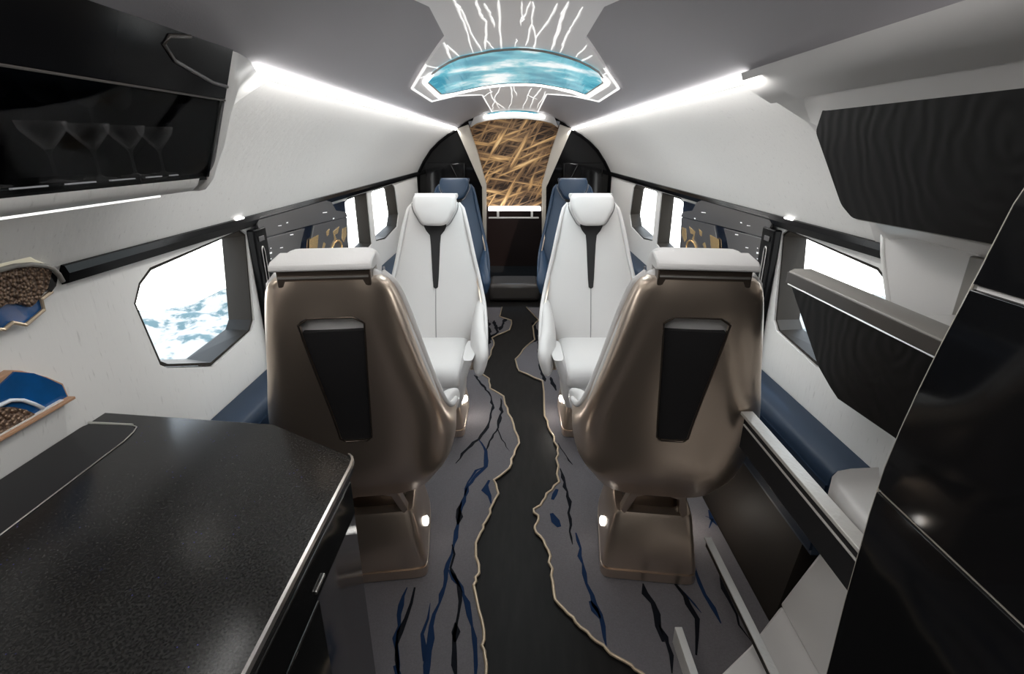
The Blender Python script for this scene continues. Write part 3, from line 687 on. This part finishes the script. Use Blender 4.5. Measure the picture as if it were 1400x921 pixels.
for o, side in made:
    puck(o, side)
    sg = 1 if abs(o.rotation_euler.z) < .1 else -1
    light('courtesy_lamp', 'POINT', (o.location.x+sg*side*.20, o.location.y+sg*-.06, .13), .55, (1, .95, .88), .012)
bp_ = make_seat('blue_armchair', 'navy blue leather armchair behind the white armchair on the left', M['blue'], 'navy leather armchairs at the back')
bp_.location = (-.50, 4.10, 0); bp_.rotation_euler = (0, 0, math.pi)
b2 = copy_tree(bp_); b2['label'] = 'navy blue leather armchair behind the white armchair on the right'; b2.location = (.49, 4.10, 0)

# ---------------------------------------------------------------- side ledges
for s, side in ((-1, 'left'), (1, 'right')):
    t = thing('side_ledge', 'navy padded ledge along the %s cabin wall under the windows' % side, 'ledge', (s*.93, 1.2, .36), group='navy side ledges')
    bm = bmesh.new(); ya = 0.0 if s > 0 else -.02
    pr = [(-.05, 0.002), (-.052, .26), (-.047, .285), (-.035, .296), (.065, .300), (.065, .002)]
    loft(bm, [[(s*x, y, z) for x, z in pr] for y in (ya, 3.9)]); bmobj('padded_top', bm, M['ledge_blue'], t, angle=50)
    bm = bmesh.new(); pr = [(-.058, .02), (-.058, .25), (-.049, .25), (-.049, .02)]
    loft(bm, [[(s*x, y, z) for x, z in pr] for y in (ya, 3.9)]); bmobj('front_panel', bm, M['blue2'], t)

# ---------------------------------------------------------------- wall consoles between the windows
def c6(x, y): return (330+x/4.848, 230+y/4.848)
for s, side in ((-1, 'left'), (1, 'right')):
    t = thing('wall_console', 'graphite stowage console with gold inlay between the windows, %s wall' % side, 'console', (s*.998, 2.5, .68), group='wall consoles')
    org = Vector((s*.998, 2.5, .68))
    def PX(pts, X):
        out = []
        for x, y in pts:
            p = onX(*c6(x, y), -X); out.append(Vector((s*X, p.y, p.z))-org)
        return out
    boxy = [Vector((s*.993, 1.985, .68)), Vector((s*.993, 3.05, .68)), Vector((s*.993, 3.02, .9)), Vector((s*.993, 3.05, 1.205)), Vector((s*.993, 1.99, 1.205))]
    prismo('backing', [p-org for p in boxy], (s*-.013, 0, 0), M['navy_gloss'], t)
    prismo('upper_panel', roundpoly(PX([(105, 375), (125, 320), (560, 212), (600, 225), (628, 280), (690, 288), (706, 320), (480, 372), (148, 458)], .975), .01, 3), (s*.012, 0, 0), M['grey_panel'], t, bv=.002)
    lp = prismo('lower_panel', PX([(146, 468), (422, 396), (402, 470), (380, 595), (360, 760), (150, 800)], .975), (s*.012, 0, 0), M['grey_panel'], t, bv=.002)
    prismo('end_panel', PX([(482, 378), (700, 325), (706, 420), (700, 620), (430, 760), (445, 590)], .975), (s*.012, 0, 0), M['grey_panel'], t, bv=.002)
    gi = M['gold_edge']
    gl = thing_ = bpy.data.objects.new('gold_inlay', None); C.objects.link(gl); gl.parent = t
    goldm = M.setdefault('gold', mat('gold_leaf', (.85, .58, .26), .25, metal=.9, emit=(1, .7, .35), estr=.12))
    bm = bmesh.new()
    for pts in ([(455, 470), (512, 440), (505, 520), (480, 590), (450, 590)], [(560, 500), (545, 545), (520, 595), (508, 595), (535, 540), (548, 490)], [(565, 420), (585, 400), (580, 440), (568, 450)],
                [(610, 420), (650, 385), (640, 430), (620, 440), (632, 470), (620, 475)], [(672, 400), (695, 390), (698, 440), (680, 490), (668, 470)]):
        q = PX(pts, .973); prism(bm, q, [p+Vector((s*.002, 0, 0)) for p in q])
    cpt = PX([(600+36*1, 528)], .972)[0]; e_ = PX([(676, 528)], .972)[0]; rr = abs(e_.y-cpt.y)*.8
    tube(bm, [cpt+Vector((0, rr*math.cos(a*.5236), .5*rr*math.sin(a*.5236))) for a in range(12)], .005, 6, closed=True)
    C.objects.unlink(gl); bpy.data.objects.remove(gl); bmobj('gold_inlay', bm, goldm, t)
    for (x, y, dx, dy) in ((245, 380, 22, 3), (300, 358, 10, 7), (540, 292, 28, 5), (608, 330, 8, 8), (325, 438, 20, 6), (190, 556, 13, 12), (258, 525, 18, 5), (194, 598, 6, 6), (194, 528, 5, 5), (730, 214, 24, 3)):
        q = PX([(x, y), (x+dx, y-3), (x+dx, y-3+dy), (x, y+dy)], .9735)
        prismo('control_marking', q, (s*.001, 0, 0), M['mark'], t)
    # black pillar with chrome slot beside the window
    pl = thing('window_pillar', 'black gloss pillar with chrome loop beside the first window, %s wall' % side, 'pillar', (s*.999, 1.96, .68), group='window pillars')
    boxo('pillar_body', min(0, s*-.03), max(0, s*-.03), -.038, .062, .0, .528, M['deep'], pl, .006)
    bm = bmesh.new(); x_ = s*-.032
    tube(bm, [(x_, .005+.011*math.cos(a), .44+.02*math.sin(a)) for a in [math.pi*k/6 for k in range(7)]]+[(x_, -.006, .44), (x_, -.004, .08)]+[(x_, .005+.009*math.cos(a), .08+.012*math.sin(a)) for a in [math.pi+math.pi*k/6 for k in range(7)]]+[(x_, .014, .08), (x_, .016, .44)], .0028, 6, closed=True)
    bmobj('chrome_loop', bm, M['chrome'], pl, smooth=True)
    boxo('switch_plate', min(s*-.03, s*-.034), max(s*-.03, s*-.034), -.012, .03, .48, .5, M['grey_panel'], pl, .002)
    # small lit latch on the rail
    tag(boxo('rail_reading_light', s*.980-.004, s*.980+.004, 1.83, 1.89, 1.254, 1.262, M['led_soft'], bv=.003), 'tiny lit reading light on the black rail above the first window, %s side' % side, 'reading light', 'rail reading lights')

# ---------------------------------------------------------------- left overhead glass cabinet
gx = lambda z: -.585+(.08)*(z-1.445)/.215      # sloping front plane
wc = thing('glassware_cabinet', 'black gloss overhead cabinet with smoked glass front at upper left', 'cabinet', (-.7, .5, 1.43))
og = Vector((-.7, .5, 1.43))
def fz(pts): return [Vector((gx(z), y, z))-og for y, z in pts]
yE = 1.04; yS = -.5
bm = bmesh.new()
pr = [(-.58, 1.440), (-.90, 1.330)]
# body: floor shelf, top, far end, back
def fl(x0, x1, y0, y1, z0, z1): box(bm, x0-og.x, x1-og.x, y0-og.y, y1-og.y, z0-og.z, z1-og.z)
fl(-.82, -.592, yS, yE-.01, 1.440, 1.452)
fl(-.82, -.81, yS, yE-.01, 1.452, 1.50)
bmobj('shelf', bm, M['deep'], wc)
bm = bmesh.new(); loft(bm, [[Vector((x, y, z))-og for x, z in ((-.815, 1.45), (-.80, 1.45), (-.62, 1.60), (-.52, 1.645), (-.52, 1.655), (-.64, 1.60))] for y in (yS, yE-.012)]); bmobj('back_panel', bm, M['deep'], wc)
bm = bmesh.new(); prism(bm, [Vector(p)-og for p in [(-.815, yE-.012, 1.445), (-.59, yE-.012, 1.445), (gx(1.655)-.008, yE-.012, 1.655), (-.64, yE-.012, 1.60)]], [Vector(p)-og for p in [(-.815, yE-.004, 1.445), (-.59, yE-.004, 1.445), (gx(1.655)-.008, yE-.004, 1.655), (-.64, yE-.004, 1.60)]])
bmobj('end_panel', bm, M['deep'], wc)
def arcpts(cy, cz, r, a0, a1, n=6): return [(cy+r*math.cos(R(a0+(a1-a0)*k/n)), cz+r*math.sin(R(a0+(a1-a0)*k/n))) for k in range(n+1)]
gp = [(yS, 1.447)]+arcpts(yE-.035, 1.482, .035, -90, 0)+[(yE, 1.577), (yS, 1.577)]
prismo('glass_door', fz(gp), (-.005, 0, .002), M['smoked'], wc)
up = [(yS, 1.582), (yE, 1.582), (yE, 1.662), (yS, 1.662)]
prismo('upper_door', fz(up), (-.008, 0, .003), M['deep'], wc)
bm = bmesh.new(); tube(bm, fz([(yS, 1.5795), (yE, 1.5795)]), .0018, 6); bmobj('door_seam_strip', bm, M['taupe'], wc)
bm = bmesh.new(); tube(bm, [p+Vector((.001, 0, 0)) for p in fz([(yE-.002, 1.602), (yE-.05, 1.604), (yE-.16, 1.622), (yE-.19, 1.64), (yE-.18, 1.652), (yE-.13, 1.66)])], .0032, 6); bmobj('loop_reflection', bm, M['taupe'], wc, smooth=True)  # tube drawn in the shape of a reflection on the door
for y in (.5, .575, .66, .72, .79, .86, .93):
    pass
boxl = bmesh.new()
for y0_, y1_ in ((.45, .51), (.54, .60), (.63, .68), (.71, .76), (.79, .84), (.87, .905), (.93, .95)):
    box(boxl, -.599-og.x, -.5945-og.x, y0_-og.y, y1_-og.y, 1.452-og.z, 1.4536-og.z)
bmobj('shelf_lights', boxl, M['mark'], wc)
# white fairing under and beyond the cabinet
lip = [(-.588, 1.444), (-.594, 1.432), (-.606, 1.422), (-.618, 1.420)]
cr_ = [(gx(1.66), 1.665), (gx(1.55), 1.55), (-.586, 1.447)]
def lerp(a, b, t): return a+(b-a)*t
bm = bmesh.new(); rings = []
base = lip+[(-.70, 1.4175), (-.893, 1.4175), (-.886, 1.432), (-.66, 1.4345), (-.60, 1.4385)]
for y in (-.5, .9, 1.0): rings.append([(x, y, z) for x, z in base])
bmo = loft(bm, rings); 
fair = thing('cabinet_fairing', 'white moulded fairing under the black overhead cabinet at upper left', 'fairing', (0, 0, 0))
bmobj('underside', bm, M['wall'], fair, angle=40)
# blended end, from the cabinet's profile back to the side lining
P_in = [(-.598, 1.440), (-.592, 1.455), (gx(1.50)-.003, 1.50), (gx(1.56)-.003, 1.56), (gx(1.61)-.003, 1.61), (gx(1.655)-.003, 1.662)]
P_in = [(-.893, 1.418), (-.80, 1.418), (-.70, 1.418), (-.618, 1.420)]+P_in
zt = [1.418, 1.425, 1.435, 1.445, 1.455, 1.475, 1.51, 1.56, 1.61, 1.655]
P_w = [(-(WX(z)-.0005), z) for z in zt]
bm = bmesh.new(); rings = []
for k in range(13):
    t_ = k/12; e_ = t_*t_*(3-2*t_); y = 1.0+.34*t_
    if k == 0: y = 1.0
    rings.append([(lerp(a[0], b[0], e_), y, lerp(a[1], b[1], e_)) for a, b in zip(P_in, P_w)])
# start ring flush with the cabinet's end face
loft(bm, [[(x, y+.042 if i else yE-.0, z) for x, y, z in r] for i, r in enumerate(rings)], close=False, caps=(False, False))
o = bmobj('blended_end', bm, M['wall'], fair, angle=60); md = o.modifiers.new('s', 'SOLIDIFY'); md.thickness = .004; md.offset = 0
bm = bmesh.new(); box(bm, -.632, -.622, -.5, .93, 1.4165, 1.4205); bmobj('lit_slot', bm, M['led_soft'], fair)

# coupe glasses
light('glassware_fill', 'AREA', (-.61, .75, 1.572), .12, WARM, .02, .8)  # weak lamp added behind the door so the coupes show
def coupe():
    bm = bmesh.new(); pr = [(.0, .0), (.021, .0), (.021, .0015), (.006, .003), (.0022, .006), (.0020, .036), (.004, .042), (.016, .056), (.0255, .068), (.0285, .080), (.0275, .080), (.0245, .069), (.015, .058), (.003, .045), (0, .044)]
    n = 24; rings = [[Vector((max(r, .0002)*math.cos(2*math.pi*k/n), max(r, .0002)*math.sin(2*math.pi*k/n), z)) for k in range(n)] for r, z in pr]
    loft(bm, rings); me_o = bmobj('coupe_glass', bm, M['crystal'], smooth=True); return me_o
g0 = coupe(); where = ['fifth and nearest, cut by the photo edge', 'largest one seen whole', 'second one seen whole', 'third one seen whole', 'farthest and faintest one']
for i, y in enumerate((.655, .755, .835, .915, .990)):
    g = g0 if i == 0 else g0.copy()
    if i: C.objects.link(g)
    g.location = (-.645, y, 1.4525)
    tag(g, 'stemmed coupe glass behind the smoked cabinet door, '+where[i], 'glass', 'coupe glasses in the overhead cabinet')

# ---------------------------------------------------------------- left galley counter
gc = thing('galley_cabinet', 'black gloss galley cabinet under the stone worktop at lower left', 'cabinet', (-.66, .3, 0))
og = Vector((-.66, .3, 0))
plan = [(-.985, -.6), (-.985, 1.085), (-.56, 1.03), (-.345, .90), (-.338, .885), (-.338, -.6)]
body = [Vector((x, y, .001))-og for x, y in plan]
prismo('body', body, (0, 0, .872), M['gloss'], gc, bv=.004)
boxo('front_door', .3225, .330, -.85, .36, .06, .78, M['gloss'], gc, .003)
boxo('drawer_front', .3225, .330, -.85, .57, .785, .868, M['gloss'], gc, .003)
boxo('push_latch', .330, .334, .345, .385, .805, .812, M['chrome'], gc, .001)
wt = thing('galley_worktop', 'black speckled stone worktop with chrome front edge at lower left', 'worktop', (-.66, .3, .873))
og = Vector((-.66, .3, .873))
plan2 = [(-.985, -.6), (-.985, 1.092), (-.555, 1.036), (-.338, .905), (-.330, .895), (-.330, -.6)]
prismo('slab', [Vector((x, y, .873))-og for x, y in plan2], (0, 0, .027), M['stone'], wt, bv=.002)
bm = bmesh.new(); pl_ = [(-.345, .915), (-.336, .905), (-.331, .893), (-.329, .87), (-.329, -.6)]
loft(bm, [[Vector((x-.002, y, .9015))-og, Vector((x+.003, y, .901))-og, Vector((x+.004, y, .893))-og, Vector((x-.001, y, .893))-og] for x, y in pl_]); bmobj('chrome_edge', bm, M['chrome'], wt)
bd = roundpoly([Vector((-.984, -.6, .9005))-og, Vector((-.984, 1.035, .9005))-og, Vector((-.862, 1.025, .9005))-og, Vector((-.848, .98, .9005))-og, Vector((-.845, -.6, .9005))-og], .02, 4)
prismo('inset_lid', bd, (0, 0, .002), M['satinblack'], wt)
bm = bmesh.new(); tube(bm, [Vector(p)-og for p in [(-.984, 1.040, .9015), (-.875, 1.030, .9015)]], .0032, 6)
tube(bm, [Vector(p)-og for p in [(-.876, 1.030, .9015), (-.860, 1.022, .9015), (-.852, 1.0, .9015), (-.846, .96, .9015), (-.843, -.6, .9015)]], .0013, 6); bmobj('lid_trim', bm, M['chrome'], wt)

# ---------------------------------------------------------------- organic wall niches at far left
def c7(x, y): return (x*140/992, 330+y*130/921)
def c8(x, y): return (x*200/1084, 490+y*170/921)
XN = -.985
def PN(pts, f, X): return [onX(*f(x, y), X) for x, y in pts]
nk = thing('wall_relief', 'upper organic wall relief of pebbled bronze over blue resin at left edge', 'wall art', (-1.0, .9, 1.2)); og = Vector((-1.0, .9, 1.2))
def add(name, pts, f, X, th, m, par, bv=0):
    q = [p-og for p in PN(pts, f, X)]; return prismo(name, q, (-th, 0, 0), m, par, bv=bv)
ext = -500
add('blue_resin', [(ext, 560), (380, 540), (410, 575), (420, 660), (250, 800), (120, 790), (40, 850), (0, 840), (ext, 1000)], c7, -.975, .020, M['blueglass'], nk)
add('pebbled_bronze', [(ext, 330), (0, 275), (150, 235), (300, 222), (430, 235), (510, 290), (470, 450), (395, 545), (350, 600), (310, 635), (200, 600), (60, 610), (0, 650), (ext, 800)], c7, -.965, .025, M['pebble'], nk, .003)
add('black_edge', [(500, 290), (560, 350), (545, 430), (500, 490), (465, 470)], c7, -.968, .02, M['gloss'], nk)
bm = bmesh.new(); tube(bm, [p-og for p in PN([(500, 485), (400, 560), (425, 660), (250, 808), (120, 785), (40, 852), (0, 850), (ext, 1010)], c7, -.972)], .004, 6); bmobj('brass_rim', bm, M['gold_edge'], nk)
bm = bmesh.new(); tube(bm, [p-og for p in PN([(ext, 330), (0, 275), (150, 235), (300, 222), (430, 235), (510, 260), (570, 320), (610, 390)], c7, -.962)], .005, 6); bmobj('grey_rim', bm, M['taupe_light'], nk, smooth=True)
add('cream_shade', [(ext, 90), (0, 105), (200, 110), (280, 135), (350, 175), (440, 210), (500, 245), (430, 232), (300, 218), (150, 230), (0, 268), (ext, 320)], c7, -.968, .028, M['cream'], nk, .004)
nk2 = thing('wall_relief', 'lower organic wall relief of blue resin bowl and pebbled bronze at left edge', 'wall art', (-1.0, .9, 1.0)); og = Vector((-1.0, .9, 1.0))
add('wood_rim', [(ext, 560), (0, 140), (90, 85), (160, 88), (350, 135), (470, 185), (515, 290), (420, 345), (0, 600), (ext, 900)], c8, -.978, .018, M['pink'], nk2, .002)
add('blue_bowl', [(ext, 560), (-60, 250), (10, 190), (110, 97), (250, 108), (340, 140), (460, 195), (500, 285), (270, 412), (0, 580), (ext, 880)], c8, -.974, .02, M['blueglass'], nk2)
add('pebbled_bronze', [(ext, 560), (0, 360), (110, 358), (200, 378), (290, 420), (0, 600), (ext, 900)], c8, -.969, .02, M['pebble'], nk2, .002)
bm = bmesh.new(); tube(bm, [p-og for p in PN([(-300, 500), (0, 345), (80, 308), (170, 308), (250, 335), (320, 368)], c8, -.970)], .004, 6); bmobj('white_stripe', bm, M['blue_stripe'], nk2, smooth=True)
# curb and sill
bm = bmesh.new(); a = onX(*c8(555, 290), -.960); b = onX(*c8(0, 605), -.960)
d = (b-a).normalized(); far = b+d*.5
tag(prismo('wall_sill', [Vector((-.999, a.y, a.z+.004)), Vector((-.958, a.y, a.z+.004)), Vector((-.958, far.y, a.z+.004)), Vector((-.999, far.y, a.z+.004))], (0, 0, -.006), M['pink'], bv=.001), 'thin wood-edged sill below the lower wall relief at left edge', 'sill')
bm = bmesh.new(); loft(bm, [[(-.998, y, .902), (-.9855, y, .902), (-.966, y, .992), (-.998, y, .992)] for y in (-.5, a.y-.02)]); tag(bmobj('trim_5', bm, M['wall']), kind='structure')
light('cabinet_slot_lamp', 'AREA', (-.66, .45, 1.414), 1.5, WARM, .02, .95, (0, 0, 0))
light('relief_spotlight', 'SPOT', (-.88, 1.16, 1.36), 1.0, (1, .97, .9), .06, rot=(R(-8), R(-55), 0), spot_size=R(80), spot_blend=1)

# ---------------------------------------------------------------- right overhead housing with relief door
oh = thing('overhead_locker', 'pale overhead locker with charcoal relief door at upper right', 'locker', (.8, .8, 1.5)); og = Vector((.8, .8, 1.5))
def ringR(pts, y): return [Vector((x, y, z))-og for x, z in pts]
A_ = [(.553, 1.668), (.566, 1.648), (.620, 1.624), (.668, 1.606), (.676, 1.610), (.735, 1.604), (.815, 1.53), (.860, 1.365), (.865, 1.330), (.90, 1.305), (.995, 1.285), (.999, 1.30), (.86, 1.455), (.585, 1.675)]
B_ = [(.555, 1.668), (.562, 1.650), (.590, 1.626), (.640, 1.600), (.655, 1.602), (.740, 1.557), (.835, 1.475), (.905, 1.385), (.93, 1.35), (.955, 1.31), (.993, 1.243), (.999, 1.25), (.87, 1.46), (.585, 1.675)]
bm = bmesh.new(); rings = []
for y in (.60, .85, 1.0, 1.24): rings.append(ringR(A_, y))
for k in range(1, 9):
    t_ = k/8; e_ = t_*t_*(3-2*t_); rings.append(ringR([(lerp(a[0], b[0], e_), lerp(a[1], b[1], e_)) for a, b in zip(A_, B_)], 1.24+.16*t_))
loft(bm, rings); bmobj('housing', bm, M['white'], oh, angle=40)
# door on its own sloping plane
pl3 = lambda z: .705+(1.59-z)*.27
dpts = [(1127, 143), (1400, 100), (1560, 80), (1560, 380), (1355, 333), (1165, 298), (1150, 280), (1115, 180)]
def onslope(px, py):
    r = ray(px, py); lo = .1; hi = 5
    f = lambda t: r.x*t-pl3(CAMZ+r.z*t)
    for _ in range(50):
        m_ = (lo+hi)/2
        if f(m_) > 0: hi = m_
        else: lo = m_
    return Vector((r.x*lo, r.y*lo, CAMZ+r.z*lo))
dq = [onslope(*p) for p in dpts]; zt_, zb_ = dq[1].z, dq[4].z
dq[2] = Vector((pl3(dq[1].z), .71, dq[1].z)); dq[3] = Vector((pl3(1.345), .71, 1.345))
dq = roundpoly([p-og for p in dq], .012, 4)
prismo('relief_door', dq, (.05, 0, .010), M['veneer'], oh, bv=.003)
rq = [p*1.0 for p in dq]
bm = bmesh.new(); tube(bm, [p+Vector((.010, 0, .002)) for p in rq], .0055, 6, closed=True); bmobj('door_rim', bm, M['taupe_light'], oh, smooth=True)

# ---------------------------------------------------------------- right tall cabinet
tc_ = thing('tall_cabinet', 'tall black gloss cabinet filling the right foreground', 'cabinet', (.8, .3, 0)); og = Vector((.8, .3, 0))
XC = .62
edge = [(1.60, .60), (1.52, .622), (1.432, .654), (1.32, .676), (1.23, .694), (1.145, .709), (1.07, .72), (.995, .728), (.90, .731), (.7, .728), (.4, .716), (.04, .70), (.002, .70)]
def sidepoly(z0, z1):
    e = [(y, z) for z, y in edge if z0 < z < z1]
    def at(z):
        for (za, ya), (zb, yb_) in zip(edge, edge[1:]):
            if zb <= z <= za: return yb_+(ya-yb_)*(z-zb)/(za-zb)
        return edge[-1][1]
    return [(at(z1), z1)]+e+[(at(z0), z0), (-.5, z0), (-.5, z1)]
xt = lambda z: XC+max(0, z-1.32)*.0
for nm, z0, z1 in (('upper_door', 1.325, 1.585), ('middle_door', .953, 1.318), ('lower_door', .06, .947)):
    prismo(nm, [Vector((XC, y, z))-og for y, z in sidepoly(z0, z1)], (.018, 0, 0), M['gloss'], tc_, bv=.002)
prismo('carcass', [Vector((XC+.019, y-.004, z))-og for y, z in sidepoly(.002, 1.235)], (.35, 0, 0), M['satinblack'], tc_)
prismo('upper_carcass', [Vector((XC+.019, y-.004, z))-og for y, z in sidepoly(1.236, 1.585)], (.06, 0, 0), M['satinblack'], tc_)
bm = bmesh.new(); tube(bm, [Vector((XC+.004, y+.0015, z))-og for z, y in edge], .0022, 6); bmobj('metal_edge', bm, M['beige'], tc_, smooth=True)
bm = bmesh.new(); box(bm, XC+.004-og.x, XC+.012-og.x, -.5-og.y, .670-og.y, 1.3185, 1.3245); bmobj('lit_seam', bm, M['white'], tc_)
bm = bmesh.new(); box(bm, XC+.004-og.x, XC+.012-og.x, -.5-og.y, .725-og.y, .9475, .9525); bmobj('lower_seam', bm, M['beige'], tc_)

# ---------------------------------------------------------------- right side folding table
ft = thing('folding_table', 'charcoal folding table leaf hanging under a taupe ledge at the right window', 'folding table', (.84, 1.0, 1.1)); og = Vector((.84, 1.0, 1.1))
leaf = [(1082, 393), (1300, 497), (1240, 620), (1222, 598), (1145, 545), (1135, 530), (1118, 500)]
lq = [onX(px, py, .80) for px, py in leaf]
lq[1] = Vector((.80, .745, 1.122)); lq[2] = Vector((.80, .745, .925)); lq[3] = Vector((.80, .938, .925))
prismo('table_leaf', [p-og for p in lq], (.014, 0, 0), M['veneer'], ft, bv=.002)
bm = bmesh.new()
pr = [(.798, 1.128), (.798, 1.161), (.812, 1.168), (.862, 1.168), (.866, 1.128)]
loft(bm, [[Vector((x, y, z))-og for x, z in pr] for y in (.745, 1.462)]); bevel(bmobj('ledge', bm, M['taupe_light'], ft), .003)
bm = bmesh.new(); pr = [(.795, 1.1285), (.795, 1.158), (.799, 1.158), (.799, 1.1285)]
loft(bm, [[Vector((x, y, z))-og for x, z in pr] for y in (.745, 1.462)]); bmobj('ledge_face', bm, M['taupe'], ft)
bm = bmesh.new(); tube(bm, [Vector((.797, y, 1.125))-og for y in (.745, 1.45)], .0022, 6); bmobj('leaf_trim', bm, M['chrome'], ft)
bm = bmesh.new(); loft(bm, [[Vector((x, y, z))-og for x, z in [(.866, 1.135), (.866, 1.160), (.970, 1.160), (.970, 1.135)]] for y in (.80, 1.05)]); bmobj('wall_bracket', bm, M['white'], ft)

# ---------------------------------------------------------------- entry: rails, step, white side mouldings
r1 = thing('upper_handrail', 'upper metal-topped dark handrail board beside the tall black cabinet', 'handrail', (.66, 1.0, .795)); og = Vector((.70, 1.0, .75))
boxo('top_rail', -.016, .018, -.27, .290, -.010, 0, M['alu'], r1, .0015)
boxo('side_board', -.008, .012, -.27, .280, -.11, -.0105, M['satinblack'], r1, .001)
boxo('thin_strip', -.0125, -.0085, -.27, .272, -.034, -.030, M['alu'], r1, .0005)
r2 = thing('lower_handrail', 'lower bright metal rail running past the dark floor edge on the right', 'handrail', (.68, 1.0, .21))
boxo('bar', -.010, .014, -.30, .445, -.006, .0, M['alu'], r2, .001)
boxo('bar_web', -.008, .006, -.30, .43, -.026, -.0065, M['frame'], r2, .001)
r3 = thing('entry_trim_rail', 'short metal strip at the bottom edge right of the aisle carpet', 'rail', (.52, 1.1, .0))
boxo('strip', -.012, .012, -.6, .10, .0085, .075, M['alu'], r3, .002)
est = thing('entry_step', 'white moulded entry step at the bottom right', 'step', (.7, 1.1, 0)); og = Vector((.7, 1.1, 0))
prismo('tread', [Vector(p)-og for p in [(.535, .99, .10), (.713, 1.12, .10), (.865, 1.255, .10), (.995, 1.265, .10), (.995, .735, .10), (.72, .735, .10), (.535, .735, .10)]], (0, 0, -.09), M['white'], est, bv=.008)
bm = bmesh.new()
rr_ = [[Vector(p)-og for p in r] for r in (
    [(.995, 1.265, .101), (.995, .74, .101), (.995, .74, .565), (.995, 1.19, .565)],
    [(.865, 1.262, .101), (.85, .74, .101), (.93, .74, .56), (.90, 1.195, .37)])]
for k in range(2): pass
v0 = [bm.verts.new(p) for p in rr_[0]]; v1 = [bm.verts.new(p) for p in rr_[1]]
bm.faces.new(v0); bm.faces.new(v1[::-1])
for i in range(4): bm.faces.new((v0[i], v0[(i+1) % 4], v1[(i+1) % 4], v1[i]))
bevel(bmobj('side_moulding', bm, M['white'], est), .01, 3)
bm = bmesh.new(); rings = []
for y, z0 in ((.74, .585), (1.0, .585), (1.10, .59), (1.15, .60), (1.175, .615), (1.185, .640)):
    rings.append([Vector((x, y, z))-og for x, z in [(.995, .57), (.885, .57), (.874, .585), (.874, z0+.01), (.885, z0+.028), (.92, z0+.036), (.995, z0+.04)]])
loft(bm, rings); bmobj('ledge_cap', bm, M['white'], est, angle=50)
# pale vertical trims of the door surround, seen under the locker
ds = thing('door_surround', 'pale moulded door surround on the right wall between locker and folding table', 'door surround', (1.0, .9, 1.1)); og = Vector((1.0, .9, 1.1))
eg = [(1.365, 1.29), (1.345, 1.235), (1.315, 1.18), (1.285, 1.13), (1.265, 1.06), (1.255, .97), (1.25, .9)]
q = eg+[(.745, .9), (.745, 1.29)]
prismo('surround_plate', [Vector((.972, y, z))-og for y, z in q], (.026, 0, 0), M['white'], ds, bv=.004)
bm = bmesh.new(); tube(bm, [Vector((.974, y-.004, z))-og for y, z in eg], .008, 8); bmobj('rounded_edge', bm, M['wall'], ds, smooth=True)
boxo('hinge_panel', -.042, -.029, .02, .17, -.1, .185, M['taupe_light'], ds, .004)
